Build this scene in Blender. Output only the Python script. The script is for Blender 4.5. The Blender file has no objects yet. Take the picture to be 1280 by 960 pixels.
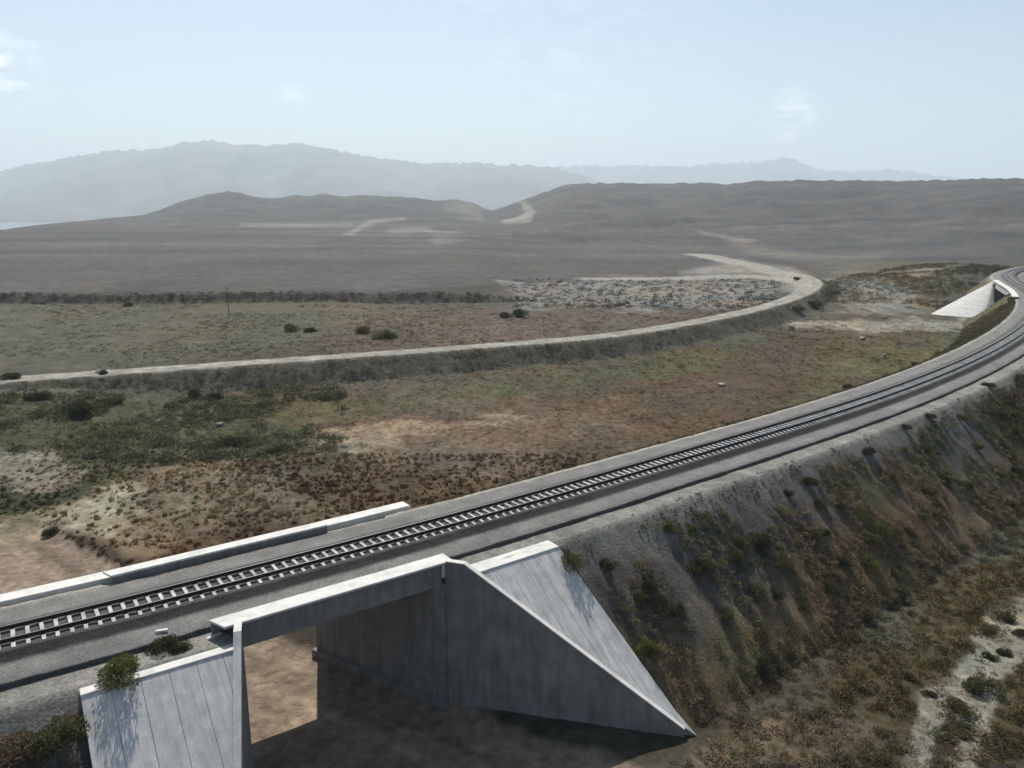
import bpy, math, random
import numpy as np
from mathutils import Vector
random.seed(7); RNG = np.random.default_rng(7)
scene = bpy.context.scene
COL = scene.collection

# ---------------------------------------------------------------- camera, world, sun, exposure
F, VH, CAMH = 1000.0, 255.0, 22.0                  # focal length in photo pixels, horizon row, camera height above the rails
PITCH = math.atan((480-VH)/F); CP, SP = math.cos(PITCH), math.sin(PITCH)
cam = bpy.data.cameras.new('camera'); camo = bpy.data.objects.new('camera', cam); COL.objects.link(camo)
camo.location = (0, 0, CAMH); camo.rotation_euler = (math.pi/2-PITCH, 0, 0)
cam.sensor_fit = 'HORIZONTAL'; cam.sensor_width = 36; cam.lens = 36*F/1280
cam.clip_start = 0.5; cam.clip_end = 80000
scene.camera = camo
SUN_EL, SUN_AZ = math.radians(50), math.radians(-13)   # azimuth from +Y, negative = left
sun_dir = Vector((math.sin(SUN_AZ)*math.cos(SUN_EL), math.cos(SUN_AZ)*math.cos(SUN_EL), math.sin(SUN_EL)))
w = bpy.data.worlds.new('World'); scene.world = w; w.use_nodes = True
nt = w.node_tree; nt.nodes.clear()
out = nt.nodes.new('ShaderNodeOutputWorld'); bg = nt.nodes.new('ShaderNodeBackground')
sky = nt.nodes.new('ShaderNodeTexSky'); sky.sky_type = 'NISHITA'; sky.sun_disc = False
sky.sun_elevation = SUN_EL; sky.sun_rotation = SUN_AZ; sky.altitude = 300; sky.air_density = 1.0; sky.dust_density = 1.2; sky.ozone_density = .6
bg.inputs['Strength'].default_value = 0.092
tc = nt.nodes.new('ShaderNodeTexCoord')                # three faint wisps of cloud
nz = nt.nodes.new('ShaderNodeTexNoise'); nz.inputs['Scale'].default_value = 26; nz.inputs['Detail'].default_value = 6; nz.inputs['Roughness'].default_value = .6
mpc = nt.nodes.new('ShaderNodeMapping'); mpc.inputs['Scale'].default_value = (1, 1, 2.5); nt.links.new(tc.outputs['Generated'], mpc.inputs[0]); nt.links.new(mpc.outputs[0], nz.inputs['Vector'])
acc = None
for u_, v_, r_ in ((5, 88, .055), (368, 121, .022), (990, 146, .042), (700, 90, .25)):
    d_ = Vector(((u_-640)/F, CP+(480-v_)/F*SP, -SP+(480-v_)/F*CP)).normalized()
    ds = nt.nodes.new('ShaderNodeVectorMath'); ds.operation = 'DISTANCE'; nt.links.new(tc.outputs['Generated'], ds.inputs[0]); ds.inputs[1].default_value = d_
    mr = nt.nodes.new('ShaderNodeMapRange'); mr.interpolation_type = 'SMOOTHSTEP'; nt.links.new(ds.outputs['Value'], mr.inputs['Value'])
    for k_, x_ in (('From Min', r_), ('From Max', 0), ('To Min', 0), ('To Max', .75 if r_ < .1 else .1)): mr.inputs[k_].default_value = x_
    if acc is None: acc = mr.outputs[0]
    else:
        ad = nt.nodes.new('ShaderNodeMath'); ad.operation = 'ADD'; nt.links.new(acc, ad.inputs[0]); nt.links.new(mr.outputs[0], ad.inputs[1]); acc = ad.outputs[0]
nr_ = nt.nodes.new('ShaderNodeMapRange'); nt.links.new(nz.outputs[0], nr_.inputs['Value']); nr_.inputs['From Min'].default_value = .42; nr_.inputs['From Max'].default_value = .7
ml = nt.nodes.new('ShaderNodeMath'); ml.operation = 'MULTIPLY'; nt.links.new(acc, ml.inputs[0]); nt.links.new(nr_.outputs[0], ml.inputs[1])
mxc = nt.nodes.new('ShaderNodeMixRGB'); nt.links.new(ml.outputs[0], mxc.inputs[0]); nt.links.new(sky.outputs[0], mxc.inputs[1]); mxc.inputs[2].default_value = (17, 17, 17, 1)
nt.links.new(mxc.outputs[0], bg.inputs[0]); nt.links.new(bg.outputs[0], out.inputs[0])
sl = bpy.data.lights.new('sun', 'SUN'); sl.energy = 5.0; sl.angle = math.radians(0.5); sl.color = (1, .95, .87)
so = bpy.data.objects.new('sun', sl); COL.objects.link(so); so.rotation_euler = sun_dir.to_track_quat('Z', 'Y').to_euler()
vs = scene.view_settings; vs.view_transform = 'Standard'; vs.look = 'None'; vs.gamma = 1; vs.use_curve_mapping = False; vs.exposure = 0.3
cy = scene.cycles
cy.max_bounces = 5; cy.diffuse_bounces = 2; cy.glossy_bounces = 2; cy.transmission_bounces = 2; cy.volume_bounces = 1
cy.use_denoising = True; cy.caustics_reflective = False; cy.caustics_refractive = False

# ---------------------------------------------------------------- helpers
def ray(u, v):
    x = (u-640)/F; y = (480-v)/F
    return np.array((x, CP+y*SP, -SP+y*CP))
def unp(u, v, z):
    d = ray(u, v); t = (z-CAMH)/d[2]; return np.array((d[0]*t, d[1]*t))
def proj(x, y, z):
    z = z-CAMH; f = np.maximum(y*CP-z*SP, .5); up = y*SP+z*CP
    return 640+F*x/f, 480-F*up/f
def z_at(v, Y):                                      # height seen on photo row v at forward distance Y
    return CAMH+Y*math.tan(math.atan((480-v)/F)-PITCH)
def lin(c):
    c = np.asarray(c, float)/255.0
    return np.where(c <= .04045, c/12.92, ((c+.055)/1.055)**2.4)
def sm(a, b, x):
    t = np.clip((x-a)/(b-a), 0, 1); return t*t*(3-2*t)
def hash2(ix, iy, seed):
    h = (ix.astype(np.int64)*374761393 + iy.astype(np.int64)*668265263 + seed*1442695041) & 0xffffffff
    h = ((h ^ (h >> 13))*1274126177) & 0xffffffff
    h = (h ^ (h >> 16)) & 0xffffffff
    return h/4294967295.0
def vnoise(x, y, seed=0):
    ix = np.floor(x); iy = np.floor(y); fx = x-ix; fy = y-iy
    fx = fx*fx*(3-2*fx); fy = fy*fy*(3-2*fy)
    a = hash2(ix, iy, seed); b = hash2(ix+1, iy, seed); c = hash2(ix, iy+1, seed); d = hash2(ix+1, iy+1, seed)
    return (a*(1-fx)+b*fx)*(1-fy)+(c*(1-fx)+d*fx)*fy
def fbm(x, y, seed=0, oct=4):
    s = 0; a = .5; n = 0
    for k in range(oct):
        s = s+a*vnoise(x*2**k+17.3*k, y*2**k-9.1*k, seed+k); n += a; a *= .5
    return s/n
def np_mesh(name, V, Fq, col=None, smooth=True):
    V = np.asarray(V, np.float32); Fq = np.asarray(Fq, np.int32); k = Fq.shape[1]
    me = bpy.data.meshes.new(name)
    me.vertices.add(len(V)); me.vertices.foreach_set('co', V.ravel())
    me.loops.add(Fq.size); me.loops.foreach_set('vertex_index', Fq.ravel())
    me.polygons.add(len(Fq)); me.polygons.foreach_set('loop_start', np.arange(0, Fq.size, k, dtype=np.int32))
    me.polygons.foreach_set('use_smooth', np.full(len(Fq), smooth))
    if col is not None:
        a = me.attributes.new('col', 'FLOAT_COLOR', 'POINT')
        c = np.ones((len(V), 4), np.float32); c[:, :3] = col; a.data.foreach_set('color', c.ravel())
    me.update(calc_edges=True); me.validate()
    return me
def link(name, me, mat, parent=None):
    o = bpy.data.objects.new(name, me); COL.objects.link(o)
    if mat is not None: me.materials.clear(); me.materials.append(mat)
    if parent is not None: o.parent = parent
    return o
def tag(o, label, cat, group=None):
    o['label'] = label; o['category'] = cat
    if group: o['group'] = group
    return o
def struct(o): o['kind'] = 'structure'; return o
def thing(name, label, cat, loc=(0, 0, 0), group=None, rz=0):
    o = bpy.data.objects.new(name, None); COL.objects.link(o); o.location = loc; o.rotation_euler = (0, 0, rz); o.empty_display_size = .3
    return tag(o, label, cat, group)
def grid_faces(nr, nc, wrap=False):
    r = np.arange(nr-1)[:, None]; c = np.arange(nc if wrap else nc-1)[None, :]
    c2 = (c+1) % nc
    return np.stack([r*nc+c, r*nc+c2, (r+1)*nc+c2, (r+1)*nc+c], -1).reshape(-1, 4)
class MB:
    """collects hexahedra and prisms for one mesh"""
    def __init__(s): s.v = []; s.f = []
    def hexa(s, p):                                  # 4 bottom points then 4 top points, same winding
        n = len(s.v); s.v += [tuple(map(float, q)) for q in p]
        s.f += [(n+3, n+2, n+1, n), (n+4, n+5, n+6, n+7)]+[(n+i, n+(i+1) % 4, n+4+(i+1) % 4, n+4+i) for i in range(4)]
    def prism(s, bot, top):
        n = len(s.v); k = len(bot); s.v += [tuple(map(float, q)) for q in bot]+[tuple(map(float, q)) for q in top]
        s.f += [tuple(n+i for i in reversed(range(k))), tuple(n+k+i for i in range(k))]+[(n+i, n+(i+1) % k, n+k+(i+1) % k, n+k+i) for i in range(k)]
    def build(s, name, mat, parent=None, bevel=0.0):
        me = bpy.data.meshes.new(name); me.from_pydata(s.v, [], s.f); me.update()
        import bmesh
        bm = bmesh.new(); bm.from_mesh(me); bmesh.ops.recalc_face_normals(bm, faces=bm.faces)
        if bevel: bmesh.ops.bevel(bm, geom=list(bm.edges), offset=bevel, segments=1, affect='EDGES')
        bm.to_mesh(me); bm.free()
        return link(name, me, mat, parent)

# ---------------------------------------------------------------- materials
def new_mat(name):
    m = bpy.data.materials.new(name); m.use_nodes = True
    n = m.node_tree; b = n.nodes['Principled BSDF']; b.inputs['Roughness'].default_value = .9; b.inputs['Specular IOR Level'].default_value = .15
    return m, n, b
def noise_node(n, scale, detail=4, vec=None, rough=.6):
    t = n.nodes.new('ShaderNodeTexNoise'); t.inputs['Scale'].default_value = scale; t.inputs['Detail'].default_value = detail; t.inputs['Roughness'].default_value = rough
    if vec is not None: n.links.new(vec, t.inputs['Vector'])
    return t
def ramp(n, src, lo, hi, p0=.3, p1=.7):
    r = n.nodes.new('ShaderNodeMapRange'); r.inputs['From Min'].default_value = p0; r.inputs['From Max'].default_value = p1
    r.inputs['To Min'].default_value = lo; r.inputs['To Max'].default_value = hi; n.links.new(src, r.inputs['Value']); return r
def mul(n, col, fac):
    m = n.nodes.new('ShaderNodeVectorMath'); m.operation = 'SCALE'; n.links.new(col, m.inputs[0]); n.links.new(fac, m.inputs['Scale']); return m.outputs[0]
def ground_mat(name, scales=((3.0, .25), (.35, .2)), bump=.3, bscale=4.0, bdist=.12):
    m, n, b = new_mat(name)
    a = n.nodes.new('ShaderNodeAttribute'); a.attribute_name = 'col'
    pos = n.nodes.new('ShaderNodeNewGeometry').outputs['Position']
    c = a.outputs['Color']
    for sc, amp in scales:
        t = noise_node(n, sc, 5, pos, .65); c = mul(n, c, ramp(n, t.outputs[0], 1-amp, 1+amp).outputs[0])
    n.links.new(c, b.inputs['Base Color'])
    t = noise_node(n, bscale, 6, pos, .7); bp = n.nodes.new('ShaderNodeBump'); bp.inputs['Strength'].default_value = bump; bp.inputs['Distance'].default_value = bdist
    n.links.new(t.outputs[0], bp.inputs['Height']); n.links.new(bp.outputs[0], b.inputs['Normal'])
    return m
def gravel_mat(name, base, amp=.35, scale=9.0):
    m, n, b = new_mat(name)
    pos = n.nodes.new('ShaderNodeNewGeometry').outputs['Position']
    v = n.nodes.new('ShaderNodeTexVoronoi'); v.inputs['Scale'].default_value = scale; n.links.new(pos, v.inputs['Vector'])
    bw = n.nodes.new('ShaderNodeRGBToBW'); n.links.new(v.outputs['Color'], bw.inputs[0])
    rgb = n.nodes.new('ShaderNodeRGB'); rgb.outputs[0].default_value = (*base, 1)
    c = mul(n, rgb.outputs[0], ramp(n, bw.outputs[0], 1-amp, 1+amp, .2, .8).outputs[0])
    t = noise_node(n, .5, 5, pos); c = mul(n, c, ramp(n, t.outputs[0], .75, 1.25).outputs[0])
    n.links.new(c, b.inputs['Base Color'])
    bp = n.nodes.new('ShaderNodeBump'); bp.inputs['Strength'].default_value = .9; bp.inputs['Distance'].default_value = .06
    n.links.new(v.outputs['Distance'], bp.inputs['Height']); n.links.new(bp.outputs[0], b.inputs['Normal'])
    return m
def concrete_mat(name, base, stain=.25, streak=.2):
    m, n, b = new_mat(name); b.inputs['Roughness'].default_value = .85
    pos = n.nodes.new('ShaderNodeNewGeometry').outputs['Position']
    mp = n.nodes.new('ShaderNodeMapping'); mp.inputs['Scale'].default_value = (1, 1, .12); n.links.new(pos, mp.inputs['Vector'])
    rgb = n.nodes.new('ShaderNodeRGB'); rgb.outputs[0].default_value = (*base, 1); c = rgb.outputs[0]
    t = noise_node(n, .7, 6, pos, .65); c = mul(n, c, ramp(n, t.outputs[0], 1-stain, 1+stain*.6).outputs[0])
    t = noise_node(n, 2.2, 4, mp.outputs[0], .6); c = mul(n, c, ramp(n, t.outputs[0], 1-streak, 1+streak*.5).outputs[0])
    t = noise_node(n, 14, 4, pos); c = mul(n, c, ramp(n, t.outputs[0], .9, 1.08).outputs[0])
    n.links.new(c, b.inputs['Base Color'])
    bp = n.nodes.new('ShaderNodeBump'); bp.inputs['Strength'].default_value = .25; bp.inputs['Distance'].default_value = .02
    n.links.new(t.outputs[0], bp.inputs['Height']); n.links.new(bp.outputs[0], b.inputs['Normal'])
    return m
def leaf_mat(name, base=None, trans=.25):
    m, n, b = new_mat(name); n.nodes.remove(b); o = n.nodes['Material Output']
    pos = n.nodes.new('ShaderNodeNewGeometry').outputs['Position']
    if base is None:
        a = n.nodes.new('ShaderNodeAttribute'); a.attribute_name = 'col'; c = a.outputs['Color']
    else:
        rgb = n.nodes.new('ShaderNodeRGB'); rgb.outputs[0].default_value = (*base, 1); c = rgb.outputs[0]
        t = noise_node(n, 1.7, 4, pos); c = mul(n, c, ramp(n, t.outputs[0], .55, 1.5).outputs[0])
    d = n.nodes.new('ShaderNodeBsdfDiffuse'); tr = n.nodes.new('ShaderNodeBsdfTranslucent'); mx = n.nodes.new('ShaderNodeMixShader'); mx.inputs[0].default_value = trans
    n.links.new(c, d.inputs[0]); n.links.new(c, tr.inputs[0]); n.links.new(d.outputs[0], mx.inputs[1]); n.links.new(tr.outputs[0], mx.inputs[2]); n.links.new(mx.outputs[0], o.inputs[0])
    return m
def flat_mat(name, base, rough=.6, metal=0.0, amp=.2, scale=6):
    m, n, b = new_mat(name); b.inputs['Roughness'].default_value = rough; b.inputs['Metallic'].default_value = metal; b.inputs['Specular IOR Level'].default_value = .3
    pos = n.nodes.new('ShaderNodeNewGeometry').outputs['Position']
    rgb = n.nodes.new('ShaderNodeRGB'); rgb.outputs[0].default_value = (*base, 1)
    t = noise_node(n, scale, 5, pos); n.links.new(mul(n, rgb.outputs[0], ramp(n, t.outputs[0], 1-amp, 1+amp).outputs[0]), b.inputs['Base Color'])
    return m
M_ground = ground_mat('ground', ((1.3, .4), (.35, .3), (.02, .12)), .7, 2.0, .35)
M_slope = ground_mat('embankment_gravel', ((6.0, .4), (1.3, .25)), .8, 5.0, .2)
M_mount = ground_mat('mountain_rock', ((.004, .25),), .0, 1, .1)
M_ballast = gravel_mat('ballast', (.085, .083, .08), .45, 11)
M_conc = concrete_mat('concrete', (.42, .415, .40))
M_white = concrete_mat('pale_concrete', (.62, .605, .565), .2, .12)
M_dark_conc = concrete_mat('shaded_weathered_concrete', (.225, .215, .198), .3, .25)  # shade of the faces put into a darker base colour, plus weathering
def slab_mat():
    m, n, b = new_mat('slab_concrete'); b.inputs['Roughness'].default_value = .85
    pos = n.nodes.new('ShaderNodeNewGeometry').outputs['Position']
    dt = n.nodes.new('ShaderNodeVectorMath'); dt.operation = 'DOT_PRODUCT'; n.links.new(pos, dt.inputs[0]); dt.inputs[1].default_value = (.80, .60, 0)
    sx = n.nodes.new('ShaderNodeSeparateXYZ'); n.links.new(pos, sx.inputs[0])
    zz = n.nodes.new('ShaderNodeMath'); zz.operation = 'MULTIPLY'; zz.inputs[1].default_value = .13; n.links.new(sx.outputs[2], zz.inputs[0])
    cb = n.nodes.new('ShaderNodeCombineXYZ'); n.links.new(dt.outputs['Value'], cb.inputs[0]); n.links.new(zz.outputs[0], cb.inputs[1])
    rgb = n.nodes.new('ShaderNodeRGB'); rgb.outputs[0].default_value = (.66, .64, .60, 1); c = rgb.outputs[0]
    t = noise_node(n, 1.1, 5, cb.outputs[0], .65); c = mul(n, c, ramp(n, t.outputs[0], .68, 1.12).outputs[0])
    t = noise_node(n, 5, 4, cb.outputs[0], .6); c = mul(n, c, ramp(n, t.outputs[0], .88, 1.08).outputs[0])
    t = noise_node(n, 1.3, 6, pos, .7); c = mul(n, c, ramp(n, t.outputs[0], .78, 1.12).outputs[0])
    n.links.new(c, b.inputs['Base Color'])
    t = noise_node(n, 9, 5, pos); bp = n.nodes.new('ShaderNodeBump'); bp.inputs['Strength'].default_value = .3; bp.inputs['Distance'].default_value = .03
    n.links.new(t.outputs[0], bp.inputs['Height']); n.links.new(bp.outputs[0], b.inputs['Normal'])
    return m
M_slab = slab_mat()
M_sleeper = concrete_mat('sleeper_concrete', (.46, .452, .425), .5, .05)
M_rail = flat_mat('rusty_rail_steel', (.035, .028, .024), .65, .3)
M_railtop = flat_mat('worn_rail_head', (.35, .35, .35), .3, 1.0, .1)
M_leaf = leaf_mat('leaves')
M_green = leaf_mat('green_leaves', (.115, .125, .04))
M_olive = leaf_mat('olive_leaves', (.105, .10, .048))
M_dark = leaf_mat('dark_leaves', (.06, .064, .034))
M_dry = leaf_mat('dry_leaves', (.15, .112, .068))
M_stem = flat_mat('stem', (.07, .055, .04), .9)
M_wood = flat_mat('pole_wood', (.10, .085, .07), .9)
M_rock = concrete_mat('pale_rock', (.32, .30, .27), .2, .1)

# ---------------------------------------------------------------- railway centreline: s along the track, d across it (+ = far side)
KN = np.array([-60, -30, 0, 30, 60, 90, 120, 150, 180, 210, 240, 270, 300, 360, 420.])
HD = np.array([21.733, 28.195, 34.675, 37.771, 39.136, 43.361, 47.264, 50.793, 54.687, 60.069, 67.081, 63.0, 50.0, 36.0, 33.0])
SS = np.arange(-60, 420, .5); TH = np.radians(np.interp(SS, KN, HD))
_dx = np.cumsum(np.cos(TH)*.5); _dy = np.cumsum(np.sin(TH)*.5); _i0 = 120
CX = np.concatenate([[0], _dx[:-1]]); CY = np.concatenate([[0], _dy[:-1]])
CX = CX-CX[_i0]-18.74; CY = CY-CY[_i0]+42.798
def T(s, d, z=0.0):
    s = np.asarray(s, float); x = np.interp(s, SS, CX); y = np.interp(s, SS, CY); th = np.interp(s, SS, TH)
    return np.stack(np.broadcast_arrays(x-np.sin(th)*d, y+np.cos(th)*d, z), -1)
def P(s, d, z=0.0): return tuple(T(s, d, z))
def track_sd(x, y):                                  # nearest (s, d) for arrays
    x = np.atleast_1d(x).astype(float); y = np.atleast_1d(y).astype(float)
    S = np.full(x.shape, -999.0); D = np.full(x.shape, 999.0)
    near = np.where((np.abs(x) < 600) & (y > -300) & (y < 800))[0]
    for k in range(0, len(near), 20000):
        i = near[k:k+20000]
        d2 = (x[i, None]-CX[None, ::4])**2+(y[i, None]-CY[None, ::4])**2
        j = np.argmin(d2, 1)*4
        ct, st = np.cos(TH[j]), np.sin(TH[j]); ax = x[i]-CX[j]; ay = y[i]-CY[j]
        S[i] = SS[j]+ax*ct+ay*st; D[i] = -ax*st+ay*ct
    return S, D
GRADE = 1.2                                           # embankment slope run per metre of fall
NEAR0, FAR0 = -5.8, 5.15
def emb_z(s, d):
    z = np.where(d < NEAR0, -.78-(NEAR0-d)/GRADE, np.where(d > FAR0, -.55-(d-FAR0)/GRADE, -.72))
    return z
def left_abut(d): return -.86-.4*d
def right_abut(d): return 11.6-.4*d
FB0, FB1 = 225.0, 254.0                               # second bridge, far off on the curve

# ---------------------------------------------------------------- terrain height
ROAD_PX = [((-330, 500), -5.2), ((0, 475), -5), ((200, 461), -5), ((400, 447), -5), ((580, 434), -5), ((750, 420), -5), ((870, 402), -5), ((960, 382), -5), ((1005, 366), -5), ((1018, 355), -5),
           ((1000, 345), -5), ((960, 334), -5), ((930, 327), -5), ((870, 318), -5)]
ROAD = np.array([[*unp(*p, z), z] for p, z in ROAD_PX])
ROAD2 = np.array([unp(*p, -5) for p in [(1000, 347), (940, 341), (880, 343), (740, 343.5)]])
def smooth_line(Pt, n=240):
    Pt = np.asarray(Pt, float); k = len(Pt); t = np.linspace(0, k-1, n); i = np.clip(t.astype(int), 0, k-2); f = (t-i)[:, None]
    p = [Pt[np.clip(i+j, 0, k-1)] for j in (-1, 0, 1, 2)]
    return .5*((2*p[1])+(-p[0]+p[2])*f+(2*p[0]-5*p[1]+4*p[2]-p[3])*f*f+(-p[0]+3*p[1]-3*p[2]+p[3])*f**3)
ROADC = smooth_line(ROAD[:, :2]); ROAD2C = smooth_line(ROAD2, 60)
def line_dist(x, y, L, maxd=None):                    # distance and signed side to a polyline (dense)
    D = np.full(x.shape, 999.0); Sg = np.zeros(x.shape); idx = np.arange(len(x))
    lo = L.min(0)-120; hi = L.max(0)+120
    sel = np.where((x > lo[0]) & (x < hi[0]) & (y > lo[1]) & (y < hi[1]))[0]
    tx = np.gradient(L[:, 0]); ty = np.gradient(L[:, 1]); n = np.hypot(tx, ty); tx /= n; ty /= n
    for k in range(0, len(sel), 20000):
        i = sel[k:k+20000]; d2 = (x[i, None]-L[None, :, 0])**2+(y[i, None]-L[None, :, 1])**2
        j = np.argmin(d2, 1); ax = x[i]-L[j, 0]; ay = y[i]-L[j, 1]
        across = -ax*ty[j]+ay*tx[j]; along = ax*tx[j]+ay*ty[j]
        D[i] = np.hypot(across, np.where((j == 0) | (j == len(L)-1), along, 0)); Sg[i] = across
    return D, Sg
CREST = np.array([  # photo column, silhouette row, crest distance, foot distance
    (-700, 300, 600, 400), (-300, 297, 650, 420), (0, 287, 800, 500), (100, 276, 1200, 700), (165, 270, 1450, 900), (180, 268, 1550, 1000), (200, 262, 1700, 1050), (225, 252, 1800, 1080), (260, 243, 1800, 1080), (285, 239, 1800, 1080),
    (300, 240.5, 1800, 1080), (320, 246, 1820, 1080), (345, 248, 1840, 1080), (370, 243.5, 1840, 1080), (385, 245.5, 1850, 1080), (405, 241.5, 1850, 1080), (430, 245.5, 1850, 1080), (450, 243.5, 1850, 1080), (480, 245, 1850, 1050),
    (520, 247, 1830, 1000), (545, 250.5, 1800, 1000), (570, 249, 1750, 980), (590, 253, 1700, 950), (605, 260, 1650, 900), (615, 263, 1600, 850), (640, 255, 1600, 800), (670, 244, 1600, 700), (700, 233, 1580, 620), (720, 229.5, 1560, 590),
    (760, 228.5, 1540, 560), (830, 229, 1520, 540), (880, 228.5, 1500, 530), (905, 230, 1480, 530), (940, 226.5, 1450, 520), (1000, 225, 1420, 510), (1080, 225.5, 1380, 480), (1140, 226, 1330, 460), (1200, 224, 1280, 440), (1280, 222, 1220, 430),
    (1600, 215, 1100, 430), (2400, 220, 900, 420)])
CZ = np.array([z_at(v, Y) for v, Y in CREST[:, 1:3]])
def terrain(x, y):
    x = np.atleast_1d(np.asarray(x, float)); y = np.atleast_1d(np.asarray(y, float))
    r = np.hypot(x, y); front = y > .2*r
    ys = np.maximum(y, .2*r+1e-3); u = np.clip(640+F*x/(ys*CP), -700, 2400)
    Yc = np.interp(u, CREST[:, 0], CREST[:, 2]); Yf = np.interp(u, CREST[:, 0], CREST[:, 3]); zc = np.interp(u, CREST[:, 0], CZ)
    Y = np.where(front, y, r)
    rd, rs = line_dist(x, y, ROADC)
    # valley floor, field beyond the dirt road, scarp, upper plain
    side = np.where(rd < 998, sm(-3, 3, rs), np.where(u < 640, sm(110, 140, Y), sm(250, 320, Y)))
    side = np.maximum(side, sm(300, 340, Y))
    z = -9.8+3.0*side+1.5*(1-side)*sm(-34, -8, rs)*(rd < 60)
    z = z+2.6*(1-side)*sm(-38, -80, x)*sm(78, 112, y)*(Y < 170)
    z = z+1.5*(1-side)*sm(70, 115, x)*sm(150, 195, y)
    z = z+2.4*sm(0, 5, Y-(236+6*vnoise(x/30, x*0, 3)+.02*x))*sm(.05, -.05, x/np.maximum(Y, 1)+.02)*(Y > 150)
    z = z+sm(260, 420, Y)*1.2
    z = z+(fbm(x/40, y/40, 11)-.5)*1.0+(fbm(x/6, y/6, 12)-.5)*.35+(fbm(x/220, y/220, 13)-.5)*5*sm(300, 700, Y)
    t = (Y-Yf)/(Yc-Yf); tt = np.clip(t, 0, 1)
    ridg = 1-np.abs(2*fbm(x/170, y/260, 21, 4)-1)
    ridg2 = 1-np.abs(2*fbm(x/60, y/90, 27, 3)-1)
    rel = np.clip(zc+3, 0, 80)/40
    h = z+(zc-z)*np.where(t < 1, tt**1.25, 1)+((ridg-.75)*12+(ridg2-.75)*4)*rel*np.clip(4*tt*(1-tt), 0, 1)*np.where(t > 1, 0, 1)
    h = h+(vnoise(u/7, Y/400, 31)-.5)*2.2*rel*sm(.8, 1, t)
    beyond = zc-(Y-Yc)*.14
    z = np.where(t < 0, z, np.where(t < 1, h, np.maximum(np.minimum(h, beyond), -80)))
    far = sm(2300, 3000, Y); z = z*(1-far)+(-80)*far
    # dirt road bank
    bank = np.where(rd < 60, -5.0-(np.maximum(np.abs(rd)-2.7, 0))/1.5+np.where(rs < 0, 0, 0), -99)
    bank = np.where(Y > 330, -99, bank)
    z = np.maximum(z, bank+(vnoise(x/1.5, y/1.5, 41)-.5)*.3*(rd > 2.8))
    z = np.where(rd < 2.8, np.minimum(z, np.where(Y < 330, -5.0, z)), z)
    # road under the bridge
    s, d = track_sd(x, y)
    c = s-(5.37-.4*d)
    in_road = (np.abs(d) < 45)*(1-sm(4.5, 8.5, np.abs(c)))
    z = z*(1-in_road)+(-10.2+(vnoise(x/2, y/2, 44)-.5)*.12)*in_road
    k2 = sm(250, 305, s)*sm(85, 10, np.abs(d))*(s < 420)*(np.abs(d) < 400)
    z = z*(1-k2)+(-1.4+(fbm(x/14, y/14, 47)-.5)*1.6)*k2
    # keep the ground well below the embankment's own slopes
    e = np.abs(d) < 5.5
    z = np.where(e & (s > -60) & (s < 400), np.minimum(z, np.where(s > 255, -1.7, -6)), z)
    return z
def on_emb(s, d):
    ok = (s > -58) & (s < 400)
    lo = np.where(d < -5.4, 1.3-.34*(-5.4-d), left_abut(d)); hi = np.where(d < -5.4, 14.6+.78*(-5.4-d), right_abut(d))
    hi = np.where(d > 5.4, right_abut(5.4)+.8*(d-5.4), hi); lo = np.where(d > 5.4, left_abut(5.4)-.5*(d-5.4), lo)
    gap = (s > lo) & (s < hi)
    gap2 = (s > FB0-np.maximum(np.abs(d)-5, 0)*.3) & (s < FB1+np.maximum(np.abs(d)-5, 0)*.3)
    return ok & ~gap & ~gap2
def ground_z(x, y):
    z = terrain(x, y); s, d = track_sd(x, y); e = emb_z(s, d)
    return np.where(on_emb(s, d), np.maximum(z, e), z)
def hit(u, v, t0=25.0, t1=2500.0):                    # where the view ray through a photo pixel meets the ground
    d = ray(u, v); t = t0*(t1/t0)**np.linspace(0, 1, 1500)
    p = d[None]*t[:, None]; g = ground_z(p[:, 0], p[:, 1]); k = np.argmax(p[:, 2]+CAMH < g)
    return np.array((p[k, 0], p[k, 1], g[k]))

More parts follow.
